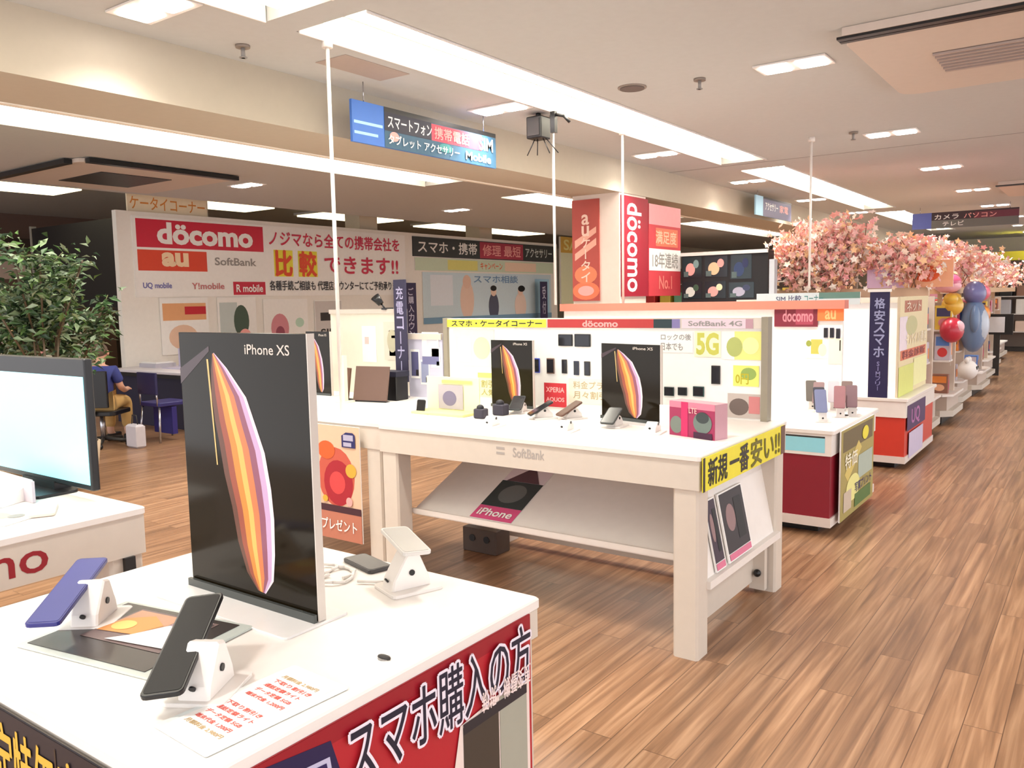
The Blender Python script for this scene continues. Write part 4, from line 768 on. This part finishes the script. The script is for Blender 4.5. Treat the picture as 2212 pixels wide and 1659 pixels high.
sheet('standing_sign', 'lilac and orange picture header at the foot of the blossoms', 'sign', (-2.35, 10.38, 1.60), '-y', .9, .3, [('r', 0, 0, .45, 1, M(232, 200, 232)), ('e', .3, .5, .12, .3, M(214, 150, 220)), ('r', .45, 0, 1, 1, M(244, 180, 140)), ('e', .7, .5, .15, .3, ORANGE)], t=.02)

# dark picture screens --------------------------------------------------------------
t = thing('screen_wall', 'black rack of dark screens with flower pictures behind the orange rail', 'display rack', (-3.75, 9.55, 0))
MB().box((-4.28, 9.5, 0), (-3.22, 9.7, 2.06), M(24, 26, 30)).build('cabinet', t)
MB().box((-4.28, 9.47, 2.03), (-3.22, 9.5, 2.07), PAPER).build('top_bar', t)
T = frame((-4.28, 9.498, 1.5), '-y')
for k, (u, v, w_, h_) in enumerate(((.02, .27, .24, .25), (.30, .27, .28, .25), (.62, .24, .25, .28), (.02, .02, .24, .2), (.30, .02, .26, .2), (.6, .02, .3, .18))):
    Tk = T @ Matrix.Translation((u, v, .004)); m = MB(Tk).box((0, 0, -.003), (w_, h_, 0), M(30, 44, 50, .2))
    m.art([('e', .4, .4, .25, .3, [PINK, M(240, 200, 160), M(50, 70, 110), M(220, 226, 220), PINK, M(180, 180, 200)][k]), ('e', .7, .65, .15, .2, [M(130, 160, 160), PINK, M(40, 50, 90), M(60, 90, 70), M(236, 230, 190), M(60, 70, 100)][k]), ('r', .05, .05, .3, .3, M(90, 110, 110))], w_, h_)
    m.build('screen', t)
MB().box((-3.19, 9.45, 0), (-3.13, 9.55, 1.95), M(200, 206, 214, .3)).build('post', t)

# far store fittings --------------------------------------------------------------
def far_shelf(label, x0, x1, y, z, head, cols, seed):
    rd = random.Random(seed); t = thing('store_shelving', label, 'shelving', ((x0+x1)/2, y, 0))
    MB().box((x0, y, 0), (x1, y+.5, .1), DARK).box((x0, y+.4, .1), (x1, y+.5, z), M(130, 114, 104)).build('back_panel', t)
    if head: MB().box((x0, y-.02, z), (x1, y+.5, z+.22), head).build('header', t)
    k = .5
    while k < z-.1: MB().box((x0, y, k-.02), (x1, y+.4, k), WHITE).build('shelf', t); k += .45
    n = int((x1-x0)/.38); k = .5
    while k < z-.3:
        for i in range(n):
            if k < 1.3 and y < 20: continue
            c = rd.choice(cols); xx = x0+.05+.38*i; h = rd.uniform(.2, .38)
            b = MB().rbox((xx, y+.05, k), (xx+rd.uniform(.2, .32), y+.35, k+h), c, .02)
            tag(b.build('stock_box'), 'small stock box on the ' + label.split(' with')[0], 'box', 'stock on the ' + label.split(' with')[0])
        k += .45
far_shelf('dark shelving far behind the red pillar boards with mixed goods', -9.6, -4.6, 19.0, 2.0, M(90, 80, 74), PAL, 2)
far_shelf('dark shelving behind the blossoms with a green black header', -4.2, -2.6, 23.2, 2.2, M(40, 52, 36), PAL, 4)
far_shelf('pale shelving at the far end of the aisle with yellow header', -3.2, .6, 24.6, 2.3, YEL, [M(230, 206, 190), PAPER, M(160, 120, 100), BLACK, M(200, 200, 206)], 5)
t = thing('monitor', 'black framed white screen at the far right end of the aisle', 'monitor', (-1.75, 17.0, .0))
MB().box((-1.95, 17.45, .75), (-1.45, 17.5, 1.12), BLACK).build('casing', t); MB().box((-1.88, 17.44, .79), (-1.58, 17.45, 1.07), M(214, 216, 222, .4)).build('screen', t); MB().box((-1.75, 17.46, 0), (-1.65, 17.5, .75), DARK).build('stand', t)

# ------------------------------------------------------------------ service desk, chairs, customer
t = thing('service_desk', 'service desk with pale top and dark navy front in front of the docomo board', 'desk', (-10.0, 6.25, 0))
MB().rbox((-11.0, 5.93, .69), (-9.1, 6.75, .725), M(226, 222, 228, .4), .02).build('desktop', t)
MB().box((-10.95, 5.99, .0), (-9.14, 6.02, .69), M(34, 32, 58, .6)).build('front_panel', t)
MB().box((-10.95, 6.02, 0), (-10.9, 6.7, .69), DARK).box((-9.19, 6.02, 0), (-9.14, 6.7, .69), DARK).build('side_panel', t)
MB().box((-10.9, 5.94, .64), (-9.2, 5.99, .69), M(24, 22, 26)).build('cable_tray', t)
t = thing('laptop', 'lilac grey laptop on the service desk', 'laptop', (-10.05, 6.35, .725)); MB().box((-10.25, 6.25, .725), (-9.85, 6.5, .74), M(206, 200, 220)).build('keyboard_base', t); MB().box((-10.25, 6.5, .735), (-9.85, 6.52, .98), M(196, 190, 214)).build('lid', t); MB().cyl((-10.05, 6.498, .86), (-10.05, 6.495, .86), .02, DARK, 10).build('camera_dot', t)
t = thing('paper_tray', 'grey paper tray at the back of the service desk', 'tray', (-10.6, 6.4, .725)); MB().box((-10.8, 6.25, .725), (-10.4, 6.55, .78), M(190, 186, 196)).box((-10.78, 6.27, .78), (-10.42, 6.53, .80), PAPER).build('tray', t)
for k, (x, c, h) in enumerate(((-9.62, M(206, 70, 80), .16), (-9.42, M(230, 180, 150), .13), (-9.25, PAPER, .10))):
    tag(MB().rbox((x-.07, 6.3, .725), (x+.07, 6.42, .725+h), c, .02).build('leaflet_box'), '%s leaflet box at the near end of the service desk' % ['red', 'peach', 'white'][k], 'box')
for k, (x, y) in enumerate(((-10.6, 5.25), (-10.2, 5.3), (-9.3, 5.28), (-8.93, 5.45))):
    if k < 3: continue
    t = thing('visitor_chair', 'blue chair with silver legs at the service desk, between the seated person and black poster', 'chair', (x, y, 0))
    MB().rbox((-.2, -.2, .41), (.2, .2, .455), M(40, 36, 100), .04).build('seat', t, local=True)
    MB().rbox((-.19, -.215, .55), (.19, -.185, .80), M(36, 34, 80), .01).build('backrest', t, local=True)
    for sx in (-1, 1):
        for sy in (-1, 1): MB().cyl((sx*.17, sy*.17, .41), (sx*.205, sy*.205, 0), .013, METAL, 8).build('leg', t, local=True)
        MB().cyl((sx*.17, -.19, .42), (sx*.17, -.2, .62), .011, METAL, 8).build('back_support', t, local=True)
    MB().box((-.19, -.03, .08), (.19, .03, .40), M(38, 32, 110)).build('modesty_panel', t, local=True)
def skin(name, nodes, edges, radii, mt, parent, subdiv=2, root=0):
    me = bpy.data.meshes.new(name); me.from_pydata([Vector(n) for n in nodes], edges, []); me.materials.append(mt)
    o = bpy.data.objects.new(name, me); C.objects.link(o); o.parent = parent
    s = o.modifiers.new('skin', 'SKIN'); s.use_smooth_shade = True
    if not me.skin_vertices: bpy.context.view_layer.objects.active = o
    sv = me.skin_vertices[0].data if me.skin_vertices else None
    if sv:
        for v, r in zip(sv, radii): v.radius = (r, r) if not hasattr(r, '__len__') else r
        sv[root].use_root = True
    m2 = o.modifiers.new('sub', 'SUBSURF'); m2.levels = 1; m2.render_levels = subdiv
    return o
SKINM = M(226, 176, 150, .6)
P = thing('person', 'seated person in blue top and tan trousers facing the service desk', 'person', (-9.15, 4.82, 0), R(36))
N_ = [(0, 0, .50), (0, -.01, .66), (0, .01, .82), (0, .02, .91), (0, .04, .97), (0, .05, 1.04), (0, .05, 1.10),
      (-.15, .02, .86), (-.19, .08, .66), (-.14, .28, .60), (-.13, .36, .61), (.15, .02, .86), (.19, .08, .66), (.14, .28, .60), (.13, .36, .61),
      (-.09, .03, .49), (-.10, .38, .49), (-.10, .38, .10), (-.10, .46, .05), (.09, .03, .49), (.10, .38, .49), (.10, .38, .10), (.10, .46, .05)]
E_ = [(0, 1), (1, 2), (2, 3), (3, 4), (4, 5), (5, 6), (2, 7), (7, 8), (8, 9), (9, 10), (2, 11), (11, 12), (12, 13), (13, 14), (0, 15), (15, 16), (16, 17), (17, 18), (0, 19), (19, 20), (20, 21), (21, 22)]
rr = [.12, .11, .12, .05, .06, .085, .07, .05, .04, .032, .03, .05, .04, .032, .03, .08, .06, .04, .035, .08, .06, .04, .035]
def fingers():
    for s_, b in ((-1, 10), (1, 14)):
        base = Vector(N_[b])
        for k in range(5):
            if k < 4: d = Vector(((k-1.5)*.016, .045, -.004)); e = Vector((0, .028-.004*abs(k-1), -.014))
            else: d = Vector((-s_*.04, .008, 0)); e = Vector((-s_*.012, .024, -.006))
            i = len(N_); N_.extend([tuple(base+d), tuple(base+d+e)]); E_.extend([(b, i), (i, i+1)]); rr.extend([.009, .007])
fingers()
skin('body', N_, E_, rr, SKINM, P)
skin('blue_top', [(0, 0, .50), (0, -.01, .66), (0, .01, .83), (0, .02, .89), (-.15, .02, .85), (-.19, .07, .70), (.15, .02, .85), (.19, .07, .70)], [(0, 1), (1, 2), (2, 3), (2, 4), (4, 5), (2, 6), (6, 7)], [.145, .145, .15, .075, .07, .058, .07, .058], M(60, 70, 140, .8), P)
skin('trousers', [(0, 0, .48), (-.09, .03, .48), (-.10, .38, .485), (-.10, .385, .14), (.09, .03, .48), (.10, .38, .485), (.10, .385, .14)], [(0, 1), (1, 2), (2, 3), (0, 4), (4, 5), (5, 6)], [.14, .098, .078, .06, .098, .078, .06], M(206, 166, 104, .8), P)
for s_ in (-1, 1): MB().rbox((s_*.10-.045, .34, 0), (s_*.10+.045, .58, .08), BLACK, .03).build('shoe', P, local=True)
MB().ball((0, .03, 1.075), (.088, .095, .085), M(110, 92, 80, .8)).build('hair', P, local=True)
fm = MB(); fm.ball((0, .145, 1.035), (.012, .018, .018), SKINM)
for s_ in (-1, 1): fm.ball((s_*.03, .132, 1.055), (.009, .006, .006), BLACK); fm.ball((s_*.088, .05, 1.045), (.012, .02, .028), SKINM)
fm.ball((0, .13, 1.0), (.024, .008, .006), M(180, 90, 90)); fm.build('face', P, local=True)
t = thing('office_chair', 'black office chair under the seated person', 'chair', (-9.15, 4.82, 0), R(36))
MB().rbox((-.23, -.2, .36), (.23, .24, .41), BLACK, .05).build('seat', t, local=True); MB().cyl((0, 0, .08), (0, 0, .36), .03, METAL, 12).build('gas_column', t, local=True)
MB().rbox((-.2, -.27, .46), (.2, -.23, .86), BLACK, .01).build('backrest', t, local=True); MB().box((-.03, -.26, .37), (.03, -.23, .5), BLACK).build('back_support', t, local=True)
for k in range(5):
    a = 6.283*k/5; lg = MB().cyl((0, 0, .09), (.27*math.cos(a), .27*math.sin(a), .06), .022, DARK, 8).build('leg', t, local=True); MB().ball((.27*math.cos(a), .27*math.sin(a), .028), .028, BLACK).build('caster', lg, local=True)
t = thing('shopping_bag', 'pale bag on the floor beside the seated person', 'bag', (-8.72, 4.95, 0)); MB().prism([(-.1, -.05), (.1, -.05), (.12, .05), (-.12, .05)], 0, .26, M(196, 190, 196), bev=.02).build('bag', t, local=True); MB().tube([(-.06, 0, .26), (-.04, 0, .36), (.04, 0, .36), (.06, 0, .26)], .006, DARK, 6).build('handle', t, local=True)

# ------------------------------------------------------------------ potted plants
LV = [M(60, 92, 50, .5), M(92, 124, 66, .5), M(44, 66, 44, .5), M(130, 150, 112, .5), M(150, 168, 140, .5)]
def plant(label, x, y, zb, zt, rx, n, seed):
    rd = random.Random(seed); t = thing('potted_plant', label, 'plant', (x, y, 0))
    MB().cyl((0, 0, 0), (0, 0, .38), .15, M(196, 176, 150), 20, r2=.20).build('pot', t, local=True)
    MB().cyl((0, 0, .38), (0, 0, .385), .18, M(70, 50, 36), 20).build('soil', t, local=True)
    st_ = MB(); lf = MB(); tips = []
    for k in range(9):
        a = rd.uniform(0, 6.28); r = rx*rd.uniform(.35, .95); h = rd.uniform(zb+.15, zt-.12)
        b = Vector((.03*math.cos(a), .03*math.sin(a), .38)); mid = Vector((r*.35*math.cos(a), r*.35*math.sin(a), .38+(h-.38)*.6)); e = Vector((r*math.cos(a), r*math.sin(a), h))
        st_.tube([tuple(b), tuple(mid), tuple(e)], .009, M(96, 80, 60), 6); tips += [(mid, e)]
        for q in range(3):
            f = mid.lerp(e, rd.uniform(.2, .9)); g = f + Vector((rd.uniform(-.22, .22), rd.uniform(-.22, .22), rd.uniform(.02, .22))); st_.tube([tuple(f), tuple(g)], .004, M(96, 100, 60), 5); tips.append((f, g))
    st_.build('stem', t, local=True)
    for i in range(n):
        f, g = rd.choice(tips); p = f.lerp(g, rd.uniform(.3, 1.15)) + Vector((rd.gauss(0, .05), rd.gauss(0, .05), rd.gauss(0, .05)))
        if p.z > zt: continue
        L_ = rd.uniform(.06, .12); w_ = L_*.2; E2 = Euler((rd.uniform(-.9, .9), rd.uniform(-1, 1), rd.uniform(0, 6.28))).to_matrix()
        vs = [p+E2 @ Vector(v) for v in ((0, 0, 0), (w_, L_*.4, .012), (0, L_*.45, 0), (-w_, L_*.4, .012), (0, L_, -.01))]
        lf.add(vs, [(0, 1, 2), (0, 2, 3), (1, 4, 2), (2, 4, 3)], rd.choice(LV))
    lf.build('foliage', t, local=True)
plant('taller leafy plant in front of the dark board beyond the lit screen', -7.12, 3.30, 1.2, 2.24, .40, 1500, 1)
plant('bushy plant at the left edge beyond the lit screen', -7.75, 3.15, 1.15, 1.98, .46, 1700, 2)
plant('lower leafy plant near the sign partition edge', -7.35, 3.62, 1.10, 1.72, .40, 900, 3)
# things behind the plants
t = thing('notice_board', 'black free standing board behind the plants', 'board', (-13.8, 7.0, 0)); MB().box((-15.2, 7.0, 1.55), (-12.6, 7.06, 2.92), M(26, 24, 26)).build('panel', t); MB().box((-15.2, 7.0, 0), (-15.1, 7.06, 1.55), DARK).box((-12.7, 7.0, 0), (-12.6, 7.06, 1.55), DARK).build('post', t); MB().box((-15.24, 6.98, 1.5), (-15.2, 7.08, 2.96), GREY).build('frame', t)
sheet('wall_sign', 'pinkish lettered sign on the brown wall left of the plants', 'sign', (-17.97, 6.6, 2.15), '+x', 1.5, .5, [('r', 0, 0, 1, 1, M(214, 190, 180)), ('r', .3, .2, .6, .8, M(236, 210, 226)), ('t', 'レジ', .35, .3, .55, .7, M(150, 120, 140))], t=.03)
t = thing('store_shelving', 'low beige goods shelving behind the plants', 'shelving', (-13.5, 6.2, 0)); MB().box((-17, 6.3, 0), (-12, 6.4, 1.45), M(196, 170, 150)).build('back_panel', t)
for z in (.5, .85, 1.2): MB().box((-17, 5.95, z-.02), (-12, 6.3, z), CREAM).build('shelf', t)
rd = random.Random(5)
for i in range(22):
    for z in (.85, 1.2):
        c = rd.choice([PAPER, M(240, 226, 224), M(226, 190, 150), M(206, 170, 140), M(150, 110, 90), PINK]); x = -16.9+.22*i; h = rd.uniform(.12, .26)
        tag(MB().rbox((x, 6.0, z), (x+.15, 6.2, z+h), c, .02).build('stock_box'), 'small pale stock box on the low beige shelving behind the plants', 'box', 'stock on the low beige shelving')
# white scraps on the floor
for (x, y, lb) in ((-.63, 2.9, 'nearest'), (-.60, 3.45, 'middle'), (-.72, 4.15, 'farthest')):
    pass
